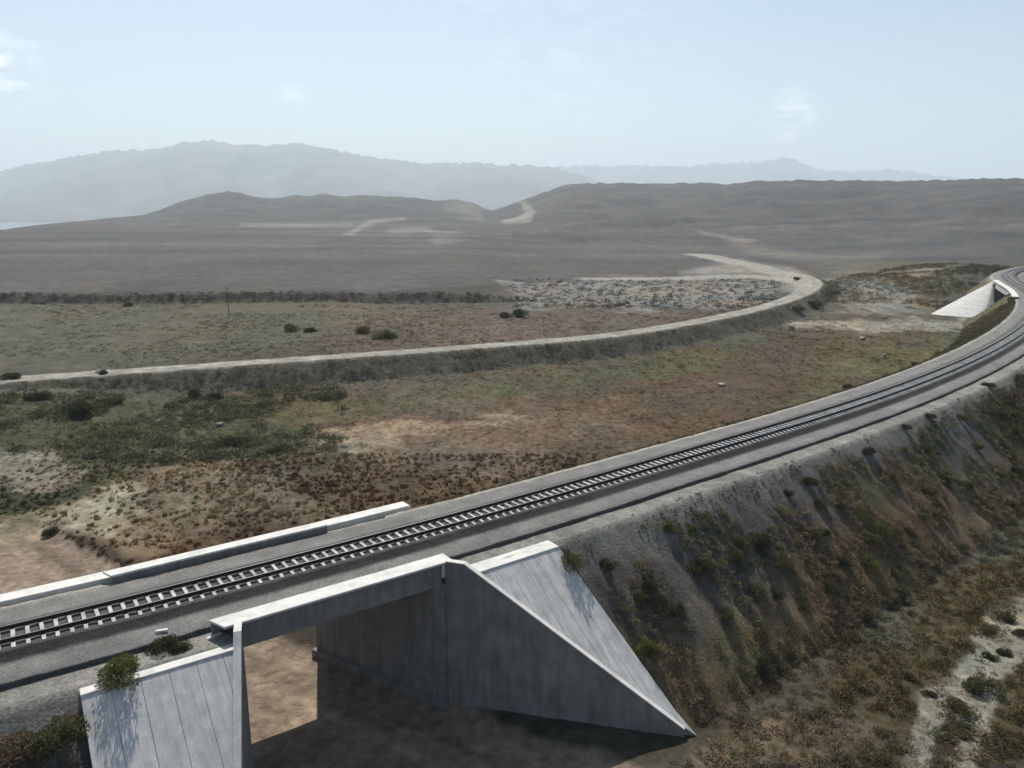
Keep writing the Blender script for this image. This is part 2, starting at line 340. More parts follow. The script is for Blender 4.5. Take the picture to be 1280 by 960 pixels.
# ---------------------------------------------------------------- ground colours
GAIN = 0.60
ZONES = [  # polygon in photo pixels, colour, edge softness px, edge noise px, strength
    ([(-900, 368), (470, 368), (640, 352), (1040, 330), (2600, 330), (2600, 960), (-900, 960)], (92, 86, 70), 3, 6, 1),
    ([(-500, 376), (500, 376), (560, 400), (300, 440), (-500, 500)], (98, 95, 70), 6, 14, .8),
    ([(400, 420), (560, 385), (960, 388), (940, 398), (700, 425), (430, 445)], (112, 94, 78), 8, 16, .8),
    ([(625, 352), (740, 347), (960, 349), (985, 362), (900, 386), (650, 386)], (140, 135, 124), 4, 12, 1),
    ([(300, 500), (620, 480), (930, 425), (1010, 410), (1180, 405), (1100, 490), (900, 560), (620, 640), (420, 700), (150, 740), (130, 640), (220, 570)], (98, 80, 58), 20, 44, 1),
    ([(-500, 500), (0, 482), (160, 490), (230, 515), (350, 530), (430, 565), (330, 575), (200, 562), (100, 600), (-500, 580)], (82, 87, 55), 14, 50, .9),
    ([(200, 503), (450, 500), (700, 468), (960, 420), (900, 455), (700, 492), (480, 522), (300, 530)], (94, 94, 62), 6, 14, .85),
    ([(400, 540), (560, 502), (760, 498), (810, 540), (640, 590), (480, 585)], (126, 108, 90), 20, 40, .7),
    ([(390, 545), (520, 520), (640, 512), (660, 518), (500, 545), (400, 565)], (160, 146, 124), 6, 22, .7),
    ([(-500, 560), (70, 562), (110, 590), (60, 628), (-500, 640)], (150, 146, 128), 8, 26, .8),
    ([(-500, 645), (60, 630), (170, 610), (190, 640), (140, 662), (40, 672), (-500, 668)], (166, 160, 138), 6, 20, 1),
    ([(-500, 618), (60, 612), (112, 603), (95, 628), (30, 645), (-500, 660)], (66, 72, 46), 6, 16, 1),
    ([(150, 640), (240, 570), (340, 600), (420, 640), (200, 700)], (146, 134, 112), 20, 60, .6),
    ([(1020, 440), (1130, 425), (1240, 398), (1210, 440), (1100, 482), (980, 520), (1010, 470)], (104, 102, 62), 20, 34, .75),
    ([(1090, 330), (1190, 338), (1210, 365), (1160, 392), (1090, 385), (1040, 350)], (108, 98, 72), 8, 16, .9),
    ([(1135, 338), (1165, 337), (1168, 347), (1138, 350)], (158, 142, 122), 3, 5, .9),
    ([(1020, 352), (1110, 350), (1150, 385), (1080, 392), (1040, 375)], (150, 145, 132), 6, 22, .75),
    ([(960, 403), (1090, 400), (1205, 400), (1205, 411), (1100, 413), (1000, 408)], (158, 152, 138), 3, 7, .9),
    ([(900, 300), (1000, 315), (1100, 322), (1060, 335), (960, 320)], (120, 116, 106), 5, 12, .6),
    ([(925, 327), (985, 336), (1030, 352), (1005, 366), (955, 362), (985, 350), (940, 340), (850, 343.5)], (158, 153, 142), 4, 8, .85),
    ([(180, 268), (225, 254), (260, 244), (300, 240), (480, 245), (605, 258), (560, 274), (400, 277), (250, 277)], (80, 82, 76), 4, 5, .6),
    # right of the embankment
    ([(900, 960), (860, 925), (1010, 880), (1300, 630), (1800, 480), (1800, 960)], (90, 80, 54), 10, 40, 1),
    ([(1120, 600), (1160, 530), (1290, 480), (1700, 420), (1700, 640), (1190, 650)], (104, 80, 58), 16, 40, .9),
    ([(850, 935), (920, 885), (1060, 878), (1105, 925), (1040, 970), (850, 970)], (124, 110, 90), 8, 34, .85),
    ([(1400, 640), (1285, 738), (1252, 764), (1214, 802), (1190, 848), (1152, 880), (1130, 970), (1222, 970), (1225, 900), (1252, 850), (1285, 818), (1400, 720)], (162, 154, 133), 6, 20, 1),
    ([(1160, 970), (1168, 935), (1190, 900), (1198, 940), (1186, 970)], (84, 74, 54), 5, 10, .9),
    # distant tracks, bare earth, dust haze and dark bands
    ([(300, 279.5), (440, 279.5), (440, 283), (300, 283.5)], (170, 165, 155), 2, 3, .4),
    ([(430, 292), (462, 275), (505, 271.5), (508, 275), (470, 279), (440, 293)], (178, 172, 160), 2, 3, .4),
    ([(490, 291), (505, 280), (530, 281), (540, 288)], (150, 146, 138), 3, 9, .4),
    ([(535, 290), (570, 290), (585, 300), (545, 306)], (150, 146, 138), 4, 12, .45),
    ([(648, 252), (658, 250), (669, 264), (662, 277), (628, 278), (655, 266)], (170, 164, 152), 2, 5, .6),
    ([(560, 262), (580, 250), (606, 258), (600, 275)], (146, 141, 132), 8, 16, .5),  # pale dust haze at the gap put into the ground colour
    ([(868, 286), (900, 292), (945, 300), (930, 304), (880, 296)], (160, 154, 142), 3, 8, .55),
    ([(640, 291), (730, 293), (732, 301), (640, 300)], (62, 60, 58), 2, 4, .8),  # shade of a second scarp put into the ground colour
    ([(780, 280), (830, 282), (826, 288), (780, 287)], (70, 67, 64), 2, 4, .6),
    ([(-500, 366), (480, 363), (640, 356), (640, 362), (480, 372), (-500, 374)], (66, 62, 55), 2, 4, .75),  # shaded face of the scarp painted into the ground colour
]
def poly_sd(px, py, poly):                            # signed distance in pixels, + inside
    n = len(poly); d = np.full(px.shape, 1e9); ins = np.zeros(px.shape, bool)
    for i in range(n):
        ax, ay = poly[i]; bx, by = poly[(i+1) % n]; ex, ey = bx-ax, by-ay; wx, wy = px-ax, py-ay
        t = np.clip((wx*ex+wy*ey)/(ex*ex+ey*ey), 0, 1); d = np.minimum(d, (wx-t*ex)**2+(wy-t*ey)**2)
        c = ((ay > py) != (by > py)); xi = ex*(py-ay)/(ey if ey else 1e-9)+ax; ins ^= (c & (px < xi))
    return np.where(ins, 1, -1)*np.sqrt(d)
def paint(x, y, z):
    u, v = proj(x, y, z); n = len(x)
    col = np.tile(lin((90, 87, 83)), (n, 1))
    nz = (fbm(x/9, y/9, 51)-.5)*2+(fbm(x/1.6, y/1.6, 52)-.5)*1.0
    nz = np.where(y > 300, (fbm(x/60, y/60, 53)-.5)*2, nz)
    for poly, c, soft, amp, st in ZONES:
        pa = np.array(poly); m = soft+amp*1.5
        sel = np.where((u > pa[:, 0].min()-m) & (u < pa[:, 0].max()+m) & (v > pa[:, 1].min()-m) & (v < pa[:, 1].max()+m) & (y > 5))[0]
        if not len(sel): continue
        w_ = sm(-soft, soft, poly_sd(u[sel], v[sel], poly)+nz[sel]*amp)*st
        col[sel] += (lin(c)[None]-col[sel])*w_[:, None]
    # broad and fine variation of the ground itself
    col *= (1+.5*(fbm(x/25, y/60, 61)-.5)+.7*(fbm(x/3, y/3, 62)-.5)+.5*(fbm(x/.8, y/.8, 63, 2)-.5)*(y < 120))[:, None]
    tint = (fbm(x/14, y/14, 64)-.5)[:, None]
    col *= 1+tint*np.array([.5, .05, -.35])
    far = sm(260, 420, y)[:, None]
    stre = (fbm(x/300, y/45, 65)-.5)[:, None]*far
    col *= 1+.8*stre*sm(1000, 700, y)[:, None]
    col *= 1+.9*(fbm(x/110, y/34, 66)-.5)[:, None]*far
    # dirt roads
    for L, wid in ((ROADC, 2.5), (ROAD2C, 4.5)):
        rd, rs = line_dist(x, y, L)
        edge = wid+(vnoise(x/3, y/3, 71)-.5)*1.2+sm(225, 290, y)*(4.0+3*(vnoise(x/12, y/12, 78)-.3))*(1 if L is ROADC else .6)
        k = sm(edge+.5, edge-.5, rd)*(.85+.25*vnoise(x/2, y/6, 72)); k = np.clip(k, 0, 1)
        rut = 1+.18*np.exp(-((np.abs(rd)-1.1)/.45)**2)
        c = lin((172, 167, 154))[None]*rut[:, None]*(.9+.2*fbm(x/4, y/4, 73))[:, None]
        col += (c-col)*k[:, None]
        if L is ROADC:                                # grey gravel of the bank below the road
            b = sm(8.6, 7.2, rd+(vnoise(x/2, y/2, 74)-.5)*1.5)*(rd > wid)*(rs < 0)*(y < 300)*.85
            c = lin((102, 98, 84))[None]*(.6+.8*fbm(x/2, y/2, 75))[:, None]
            col += (c-col)*b[:, None]
    # track of pressed earth passing under the bridge
    s, d = track_sd(x, y); c = s-(5.37-.4*d)
    k = sm(7.6, 6.2, np.abs(c)+(fbm(x/3, y/3, 76)-.5)*2)*sm(48, 36, np.abs(d))
    a = 2*math.pi
    cc = c*np.cos(.38)
    tone = .92+.5*(fbm(cc/.7, d/30, 77)-.4)-.22*np.exp(-((cc-3.2)/.5)**2)+.14*np.exp(-((cc-1.2)/.6)**2)-.1*np.exp(-((cc+1.5)/.5)**2)
    tan = lin((168, 148, 126))[None]*tone[:, None]
    col += (tan-col)*k[:, None]
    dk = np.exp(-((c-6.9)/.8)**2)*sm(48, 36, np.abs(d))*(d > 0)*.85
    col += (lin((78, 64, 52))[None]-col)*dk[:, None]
    lum = (col@np.array([.25, .65, .1]))[:, None]; col = col+(lum-col)*.06
    return np.clip(col*GAIN, .004, .9)

# ---------------------------------------------------------------- terrain mesh: one sheet round the camera out to the horizon
fine = np.radians(np.arange(-42, 42.01, .11)); coarse = np.radians(np.arange(44, 316.1, 4))
ang = np.concatenate([fine, coarse]); NA = len(ang)
rad = [4.0]
while rad[-1] < 24000: rad.append(rad[-1]*(1.0045 if 100 < rad[-1] < 340 else 1.0085 if 25 < rad[-1] < 2600 else 1.06))
rad = np.array(rad); NR = len(rad)
TX = (rad[:, None]*np.sin(ang)[None]).ravel(); TY = (rad[:, None]*np.cos(ang)[None]).ravel()
TZ = terrain(TX, TY); TC = paint(TX, TY, TZ)
faces = grid_faces(NR, NA, True)[:, ::-1]
V = np.stack([TX, TY, TZ], 1); n0 = len(V)
V = np.vstack([V, [[0, 0, TZ[:NA].mean()]]]); TC = np.vstack([TC, TC[:1]])
tri = np.stack([np.arange(NA), (np.arange(NA)+1) % NA, np.full(NA, n0), np.full(NA, n0)], 1)
terr = link('terrain', np_mesh('terrain', V, faces, TC), M_ground); struct(terr)

# water glimpsed far off at the left
mb = MB(); mb.prism([(-9000, 3300, -82), (-1700, 3300, -82), (-2300, 4600, -82), (-9000, 4800, -82)], [(-9000, 3300, -79), (-1700, 3300, -79), (-2300, 4600, -79), (-9000, 4800, -79)])
m, n, b = new_mat('lake_water'); b.inputs['Base Color'].default_value = (.12, .15, .16, 1); b.inputs['Roughness'].default_value = .15; b.inputs['Specular IOR Level'].default_value = .6
struct(mb.build('water', m))

# far mountains
def mountains(name, prof, Yc, depth, seed, colr, foot=-82):
    pr = np.array(prof, float); us = np.arange(pr[0, 0], pr[-1, 0]+1, 2.0); ts = np.concatenate([np.linspace(0, 1, 40), [1.06, 1.2]])
    vc = np.interp(us, pr[:, 0], pr[:, 1]); zc = CAMH+Yc*np.tan(np.arctan((480-vc)/F)-PITCH)
    U, Tt = np.meshgrid(us, ts); Y = Yc-depth*(1-Tt); X = (U-640)/F*Yc*CP*(.25*Tt+.75)*1.0
    X = (U-640)/F*Y*CP
    zc = np.broadcast_to(zc, U.shape)
    t = np.clip(Tt, 0, 1)
    rid = 1-np.abs(2*fbm(X/(depth*.35), Y/(depth*.8), seed, 5)-1)
    z = foot+(zc-foot)*t**1.3+(rid-.7)*np.abs(zc)*.85*np.clip(4*t*(1-t), 0, 1)
    z = z+(vnoise(U/5, U*0, seed+3)-.5)*Yc*.0036*sm(.85, 1, t)
    z = np.where(Tt > 1, zc-(Tt-1)*zc*3, z)
    c = lin(colr)[None]*(.7+.6*fbm(X/(depth*.1), Y/(depth*.1), seed+9))[:, :, None].reshape(-1, 1)
    me = np_mesh(name, np.stack([X, Y, z], -1).reshape(-1, 3), grid_faces(len(ts), len(us)), c)
    return struct(link(name, me, M_mount))
mountains('mountains', [(-420, 240), (-200, 228), (-60, 222), (0, 215), (50, 204), (100, 195), (140, 189), (205, 186), (230, 178.5), (262, 175.5), (300, 180), (345, 182), (375, 179), (400, 183), (440, 192), (490, 199), (520, 203), (560, 203), (620, 205), (690, 208), (740, 222), (800, 240), (840, 255)], 9500, 3500, 5, (92, 88, 84))
mountains('mountains', [(560, 250), (640, 216), (690, 208), (760, 207), (860, 207), (900, 204), (950, 202), (972, 196), (990, 200), (1020, 212), (1060, 213), (1110, 212), (1170, 220), (1220, 224), (1300, 228), (1600, 232)], 14000, 4000, 8, (92, 88, 84))
mountains('hills', [(-420, 246), (-200, 250), (0, 253), (60, 257), (110, 263), (150, 267), (200, 273), (260, 279)], 6200, 1200, 12, (88, 84, 78))

# ---------------------------------------------------------------- embankments
def emb_piece(name, side_pts, srange, seed):
    """side_pts: list of d; srange: functions giving the ends s0(d), s1(d)"""
    d = np.array(side_pts); s0, s1 = srange(d); N = int((np.mean(s1-s0))/.4)+2
    t = np.linspace(0, 1, N)[:, None]; S = s0[None]*(1-t)+s1[None]*t; D = np.broadcast_to(d[None], S.shape)
    z = emb_z(S, D).copy()
    fall = np.where(D < NEAR0, np.clip((NEAR0-D)/11, 0, 1), np.clip((D-FAR0)/11, 0, 1))
    rill = 1-np.abs(2*fbm(S/2.6+D*.12, D/14, seed, 3)-1)
    z += -(rill-.6)*.7*np.clip(fall*5, 0, 1)*.8+(fbm(S/1.1, D/1.1, seed+5)-.5)*.4*np.clip(fall*8, 0, 1)
    z += (fbm(S/2, D/2, seed+6)-.5)*.10
    X = T(S, D, z)
    crowd = np.clip(fall*4, 0, 1)
    berm = lin((150, 147, 139)); sl = lin((98, 95, 89)); dirt = lin((136, 114, 84)); olive = lin((106, 102, 66)); red = lin((126, 98, 70))
    c = berm[None, None]*(1-crowd[..., None])+sl[None, None]*crowd[..., None]
    nb = fbm(S/5, D/9, seed+7)
    low = sm(.35, .85, fall+(nb-.5)*.9+(S-25)*.0022)
    c = c+(dirt-c)*(low*.8)[..., None]
    gr = sm(.52, .66, fbm(S/7, D/5, seed+8))*crowd*.8*sm(20, 34, S*1.0)
    c = c+(olive-c)*gr[..., None]
    rd = sm(.5, .64, fbm(S/11, D/6, seed+9))*sm(.35, .7, fall)*sm(30, 60, S)
    c = c+(red-c)*(rd*.9)[..., None]
    c = c*(.62+.76*fbm(S/1.0, D/6, seed+10))[..., None]
    if D.max() > 0:                                   # overgrown far slope
        f2 = np.clip(fall*6, 0, 1); c = c+(lin((100, 94, 66))-c)*(f2*.85)[..., None]
    c = c*.68
    me = np_mesh(name, X.reshape(-1, 3), grid_faces(N, len(d)), c.reshape(-1, 3))
    return struct(link(name, me, M_slope))
dn = -np.concatenate([[3.4, 3.9, 4.4, 4.9, 5.3, 5.5, 5.8], 5.8+np.arange(.35, 14.5, .4)])[::-1]
df = np.concatenate([[3.4, 4.2, 4.8, 5.15], 5.15+np.arange(.5, 14.5, .7)])
def ends_left(d):
    s1 = np.where(d < -5.4, 1.3-.34*(-5.4-d), np.where(d > 5.4, left_abut(5.4)-.5*(d-5.4), left_abut(d)))
    return np.full(d.shape, -58.0), s1-.35
def ends_mid(d):
    s0 = np.where(d < -5.4, 14.6+.78*(-5.4-d), np.where(d > 5.4, right_abut(5.4)+.8*(d-5.4), right_abut(d)))
    return s0+.35, FB0-np.maximum(np.abs(d)-5, 0)*.3
def ends_right(d): return FB1+np.maximum(np.abs(d)-5, 0)*.3, np.full(d.shape, 400.0)
for k, fn in enumerate((ends_left, ends_mid, ends_right)):
    emb_piece('embankment', dn, fn, 100); emb_piece('embankment', df, fn, 130)

# ballast and formation layer, running over both bridges
prof = [(-4.12, -.95), (-4.08, -.74), (-3.98, -.50), (-3.9, -.44), (-3.2, -.42), (-2.3, -.40), (-1.9, -.38), (-1.58, -.06), (-1.45, 0), (-.8, -.03), (0, -.05), (.8, -.03), (1.55, 0), (1.68, -.03), (2.2, -.30), (2.6, -.33), (3.4, -.36), (4.2, -.38), (4.22, -.38), (4.6, -.42), (5.0, -.5), (5.15, -.75)]
pd = np.array([p[0] for p in prof]); pz = np.array([p[1] for p in prof])
sv = np.arange(-58, 398, .35); S, D = np.meshgrid(sv, pd, indexing='ij')
z = np.broadcast_to(pz[None], S.shape)+(fbm(S/.5, D/.5, 201, 3)-.5)*.09+(fbm(S/3, D/2, 202)-.5)*.06
bridge_zone = ((S > -4) & (S < 15)) | ((S > FB0-4) & (S < FB1+4))
D2 = np.where(bridge_zone, np.clip(D, -4.22, 4.5), D)
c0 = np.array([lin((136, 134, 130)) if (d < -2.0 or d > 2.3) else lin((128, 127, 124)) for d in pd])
c0[np.abs(pd) < 1.6] = lin((96, 95, 92)); c0[(pd < -1.5) & (pd > -2.0)] = lin((70, 69, 66)); c0[(pd > 1.6) & (pd < 2.3)] = lin((100, 99, 96))  # shade at the near ballast toe painted into the gravel colour
c0[pd > 4.3] = lin((166, 162, 150)); c0[pd < -3.95] = lin((90, 89, 85))  # outer near edge: shade of the step put into the colour
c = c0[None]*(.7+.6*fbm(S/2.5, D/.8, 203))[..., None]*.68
M_bed = ground_mat('formation_gravel', ((9.0, .45), (1.0, .15)), .9, 9.0, .08)
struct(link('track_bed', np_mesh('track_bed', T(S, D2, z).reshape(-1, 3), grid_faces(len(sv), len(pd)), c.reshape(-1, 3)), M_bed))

# ---------------------------------------------------------------- railway track: two rails, sleepers
trk = thing('railway_track', 'single railway track on pale sleepers curving over the bridge into the distance', 'railway track', P(0, 0, 0)); TO = np.array(P(0, 0, 0))
def sweep(name, sec, s, mat, parent, off=TO):
    sec = np.array(sec); s = np.asarray(s); k = len(sec)
    V = np.stack([T(s, a, b) for a, b in sec], 1).reshape(-1, 3)-off
    f = []
    r = np.arange(len(s)-1)[:, None]*k; c_ = np.arange(k)[None]; c2 = (c_+1) % k
    f = np.stack([r+c_, r+c2, r+k+c2, r+k+c_], -1).reshape(-1, 4)
    me = np_mesh(name, V, f, None, False)
    return link(name, me, mat, parent)
srail = np.arange(-58, 397, 1.0)
for dd in (-.76, .76):
    o = sweep('rail', [(dd-.085, .09), (dd+.085, .09), (dd+.085, .11), (dd+.014, .135), (dd+.014, .235), (dd+.048, .25), (dd+.048, .29), (dd-.048, .29), (dd-.048, .25), (dd-.014, .235), (dd-.014, .135), (dd-.085, .11)], srail, M_rail, trk)
    hd = sweep('rail_head', [(dd-.02, .291), (dd+.02, .291), (dd+.016, .295), (dd-.016, .295)], srail, M_railtop, o)
def pad_mesh():
    mb = MB()
    for a in (0,): mb.hexa([(-.088, a-.2, .098), (.088, a-.2, .098), (.088, a+.2, .098), (-.088, a+.2, .098), (-.08, a-.19, .106), (.08, a-.19, .106), (.08, a+.19, .106), (-.08, a+.19, .106)])
    return mb
def sleeper_mesh():
    mb = MB()
    for a0, a1, zt0, zt1 in ((-1.35, -.95, .0, .07), (-.95, -.5, .07, .07), (-.5, .5, .06, .06), (.5, .95, .07, .07), (.95, 1.35, .07, .0)):
        wb, wt = .125, .095
        mb.hexa([(-wb, a0, -.16), (wb, a0, -.16), (wb, a1, -.16), (-wb, a1, -.16), (-wt, a0, zt0+.03), (wt, a0, zt0+.03), (wt, a1, zt1+.03), (-wt, a1, zt1+.03)])
    for a in ():                              # rail seats with clips
        mb.hexa([(-.1, a-.16, .101), (.1, a-.16, .101), (.1, a-.09, .101), (-.1, a-.09, .101), (-.07, a-.15, .125), (.07, a-.15, .125), (.07, a-.1, .125), (-.07, a-.1, .125)])
        mb.hexa([(-.1, a+.09, .101), (.1, a+.09, .101), (.1, a+.16, .101), (-.1, a+.16, .101), (-.07, a+.1, .125), (.07, a+.1, .125), (.07, a+.15, .125), (-.07, a+.15, .125)])
    return mb
smb = sleeper_mesh(); first = smb.build('sleeper', M_sleeper, trk); pmb = pad_mesh(); first_pad = pmb.build('rail_pad', M_rail, first); first_pad.location = (0, -.76, 0); fp2 = first_pad.copy(); COL.objects.link(fp2); fp2.location = (0, .76, 0)
pad_w = 1
ssl = np.arange(-57, 390, .66); vis = [s for s in ssl if s > -9.8]
near = vis[:98]; rest = [s for s in ssl if s not in set(near)]
for k, s in enumerate(near):
    o = first if k == 0 else first.copy()
    if k:
        COL.objects.link(o); o.parent = trk; 
        for fp_ in (first_pad, fp2): pdo = fp_.copy(); COL.objects.link(pdo); pdo.parent = o
    p = np.array(P(s, 0, RNG.normal(0, .006)))-TO; o.location = p; o.rotation_euler = (0, 0, float(np.interp(s, SS, TH))+RNG.normal(0, .012))
V0 = np.array(smb.v); VV = []; FF = []
for k, s in enumerate(rest):
    a = float(np.interp(s, SS, TH)); ca, sa = math.cos(a), math.sin(a)
    q = V0.copy(); q[:, 0], q[:, 1] = V0[:, 0]*ca-V0[:, 1]*sa, V0[:, 0]*sa+V0[:, 1]*ca
    VV.append(q+np.array(P(s, 0, 0))-TO); FF.append(np.array(smb.f)+k*len(V0))
o = link('sleepers', np_mesh('sleepers', np.vstack(VV), np.vstack(FF), None, False), M_sleeper, trk); o['kind'] = 'stuff'

# ---------------------------------------------------------------- near bridge
def make_box(mb, s0, s1, d0, d1, z0, z1, skew=0.0, n=1):
    """box in track coordinates, ends skewed with d"""
    f = lambda s, d, z: P(s-skew*(d), d, z)
    for k in range(n):
        a = s0+(s1-s0)*k/n; b_ = s0+(s1-s0)*(k+1)/n
        mb.hexa([f(a, d0, z0), f(b_, d0, z0), f(b_, d1, z0), f(a, d1, z0), f(a, d0, z1), f(b_, d0, z1), f(b_, d1, z1), f(a, d1, z1)])
br = thing('railway_bridge', 'concrete railway bridge in the foreground, its span crossing a dirt road', 'bridge')
mb = MB(); make_box(mb, -1.6, 12.3, -4.9, 4.9, -1.35, -.78, .4); mb.build('deck', M_dark_conc, br)
for sg in (-1, 1):
    mb = MB()
    a, b_ = (-5.25, -4.95) if sg < 0 else (4.95, 5.25)
    make_box(mb, -.86, 11.6, a, b_, -1.52, -.12, .4); mb.build('girder', M_dark_conc, br)
    mb = MB(); a, b_ = (-5.5, -4.25) if sg < 0 else (4.5, 5.4)
    s0, s1 = (-1.75, 12.15)
    make_box(mb, s0, s1, a, b_, -.02, .12, .4); w_ = mb.build('walkway', M_white, br, .02)
    mb = MB()                                          # side walls that make the walkway a hollow trough
    i0 = (-4.33, -4.25) if sg < 0 else (4.52, 4.6)
    make_box(mb, s0+.1, s1, i0[0], i0[1], -.75, -.024, .4); mb.build('trough_wall', M_dark_conc, br)
# abutments: walls that face the road, with a plinth at the foot
def wall(mb, a, b_, thick, z0, za, zb, side):
    """vertical wall in plan from a to b (track s, d), top running za..zb, thickness to one side"""
    a = np.array(T(a[0], a[1], 0))[:2]; b_ = np.array(T(b_[0], b_[1], 0))[:2]; e = (b_-a)/np.linalg.norm(b_-a); nrm = np.array((-e[1], e[0]))*side*thick
    mb.hexa([(*a, z0), (*b_, z0), (*(b_+nrm), z0), (*(a+nrm), z0), (*a, za), (*b_, zb), (*(b_+nrm), zb), (*(a+nrm), za)])
for nm, ab, side in (('left', left_abut, 1), ('right', right_abut, -1)):
    mb = MB(); wall(mb, (ab(-5.45), -5.45), (ab(5.45), 5.45), .9, -12, -1.36, -1.36, side); mb.build('abutment', M_dark_conc, br)
    mb = MB(); wall(mb, (ab(-5.6), -5.6), (ab(5.6), 5.6), .35, -12, -9.55, -9.55, -side); mb.build('plinth', M_dark_conc, br)
    # ballast wall closing the bank above the bearing shelf
    mb = MB(); q = ab(0)+(-.55 if side > 0 else .55)
    make_box(mb, q-.15, q+.15, -5.2, 5.2, -1.35, -.80, .4); mb.build('backwall', M_dark_conc, br)
# wing walls: top edges run down with the bank
def wing(a, zs, b_, ze, side, top=True):
    mb = MB(); A = np.array(a); B = np.array(b_)
    k = .08; C_ = A+(B-A)*k
    wall(mb, tuple(A), tuple(C_), .34, -12, zs, zs-.05, side)
    wall(mb, tuple(C_), tuple(B), .34, -12, zs-.05, ze, side)
    o = mb.build('wing_wall', M_dark_conc, br)
    cb = MB()
    for q0, q1, za, zb in ((A, C_, zs, zs-.05), (C_, B, zs-.05, ze)):
        a = np.array(T(q0[0], q0[1], 0))[:2]; b_ = np.array(T(q1[0], q1[1], 0))[:2]; e = (b_-a)/np.linalg.norm(b_-a); nr = np.array((-e[1], e[0]))*side
        p0, p1 = a-nr*.03, b_-nr*.03; p2, p3 = b_+nr*.37, a+nr*.37
        cb.hexa([(*p0, za+.003), (*p1, zb+.003), (*p2, zb+.003), (*p3, za+.003), (*p0, za+.07), (*p1, zb+.07), (*p2, zb+.07), (*p3, za+.07)])
    cb.build('wing_coping', M_white, br)  # pale strip: sunlit wall top put into the colour, above the dark face
    return o
RW0, RW1 = (13.95, -5.45), (23.6, -16.9)
LW0, LW1 = (1.35, -5.45), (-2.6, -17.0)
wing(RW0, .10, RW1, -9.45, 1); wing(LW0, .10, LW1, -9.55, -1)
wing((right_abut(5.45), 5.45), -.5, (right_abut(5.45)+9, 17), -10.2, -1); wing((left_abut(5.45), 5.45), -.5, (left_abut(5.45)-5.5, 17), -10.2, 1)
# end blocks beside the walkway
mb = MB(); make_box(mb, 13.75, 14.45, -5.3, -4.25, -1.0, .115); mb.build('end_block', M_white, br)

# ---------------------------------------------------------------- sloping concrete pavings beside the wing walls
def paving(label, sa, sb, wing_s, near=True, ztop=-1.0, n=6, flare=0.0):
    """sa..sb along the crest; wing_s(d) gives the edge that follows the wing wall"""
    t_ = thing('slope_paving', label, 'slope paving', P((sa+sb)/2, -5.8 if near else 5.6, ztop), 'concrete slope pavings beside the bridge'); off = np.array(t_.location)
    sgn = -1 if near else 1; d0, d1 = 5.25, 6.45
    fl_ = lambda s_, dd: s_+flare*(dd-d1)*(s_-sb)/(sa-sb)
    mb = MB()
    lo, hi = min(sa, sb), max(sa, sb)
    wa, wb_ = wing_s(d0+.1), wing_s(d1)
    if sb > sa: lo0, lo1, hi0, hi1 = sa, sa, min(sb, wa-.03), min(sb, wb_-.03)
    else: lo0, lo1, hi0, hi1 = max(sb, wa+.03), max(sb, wb_+.03), sa, sa
    mb.hexa([np.array(P(*q))-off for q in ((lo0, sgn*d0, ztop-.5), (hi0, sgn*d0, ztop-.5), (hi1, sgn*d1, ztop-.5), (lo1, sgn*d1, ztop-.5), (lo0, sgn*d0, ztop+.14), (hi0, sgn*d0, ztop+.14), (hi1, sgn*d1, ztop+.1), (lo1, sgn*d1, ztop+.1))])
    mb.build('coping', M_white, t_, .03)
    rows = 8; dbot = 5.8+GRADE*9.6
    # panels between joints, running down the bank; each panel is a strip clipped by the wing wall's line
    edges = np.linspace(sa, sb, n+1)
    mb = MB()
    for k in range(n):
        for r in range(rows):
            da, db = d1+(dbot-d1)*r/rows, d1+(dbot-d1)*(r+1)/rows
            pts = []
            for s_, dd in ((edges[k], da), (edges[k+1], da), (edges[k+1], db), (edges[k], db)):
                pts.append((fl_(s_, dd), dd))
            g = .013 if sb > sa else -.013
            q = []
            for i, (s_, dd) in enumerate(pts):
                gg = g if i in (0, 3) else -g
                wv = wing_s(dd)
                s2 = min(s_+gg, wv) if sb > sa else max(s_+gg, wv)
                q.append((s2, sgn*dd, ztop-(dd-d1)/GRADE))
            if abs(q[0][0]-q[1][0]) < .02 and abs(q[2][0]-q[3][0]) < .02: continue
            mb.hexa([np.array(P(a, b2, c2-.22))-off for a, b2, c2 in q]+[np.array(P(a, b2, c2))-off for a, b2, c2 in q])
    mb.build('slab', M_slab, t_)
    mb = MB()                                          # bedding seen as dark joints between panels
    q = []
    for r in range(rows):
        da, db = d1+(dbot-d1)*r/rows, d1+(dbot-d1)*(r+1)/rows
        f = (lambda s_, dd: min(s_, wing_s(dd))) if sb > sa else (lambda s_, dd: max(s_, wing_s(dd)))
        q = [(f(fl_(sa, da), da), da), (f(sb, da), da), (f(sb, db), db), (f(fl_(sa, db), db), db)]
        mb.hexa([np.array(P(a, sgn*b2, ztop-(b2-d1)/GRADE-.3))-off for a, b2 in q]+[np.array(P(a, sgn*b2, ztop-(b2-d1)/GRADE-.05))-off for a, b2 in q])
    mb.build('joint_filler', M_joint, t_)
    return t_
M_joint = flat_mat('joint_bitumen', (.22, .215, .20), .9)
rw = lambda d: RW0[0]+.30+(RW1[0]-RW0[0])*(d-5.45)/(16.9-5.45)
lw = lambda d: LW0[0]-.28+(LW1[0]-LW0[0])*(d-5.45)/(17-5.45)
paving('wide grey concrete paving under the round green bush, lower left of the bridge', -6.4, 1.3, lw, True, -.88, 6)
paving('triangular grey concrete paving right of the bridge opening, with two bushes on its edge', 22.3, 14.6, rw, True, -.82, 7, .16)
fl = lambda d: left_abut(5.45)-.1-5.5*(d-5.45)/11.5
fr = lambda d: right_abut(5.45)+.1+9*(d-5.45)/11.5
paving('pale concrete edge beyond the track, left of the far walkway', -10.2, left_abut(5.45)-.3, fl, False, -.42, 6)
paving('pale concrete edge beyond the track, just right of the far walkway', 17.4, right_abut(5.45)+.9, fr, False, -.42, 6)

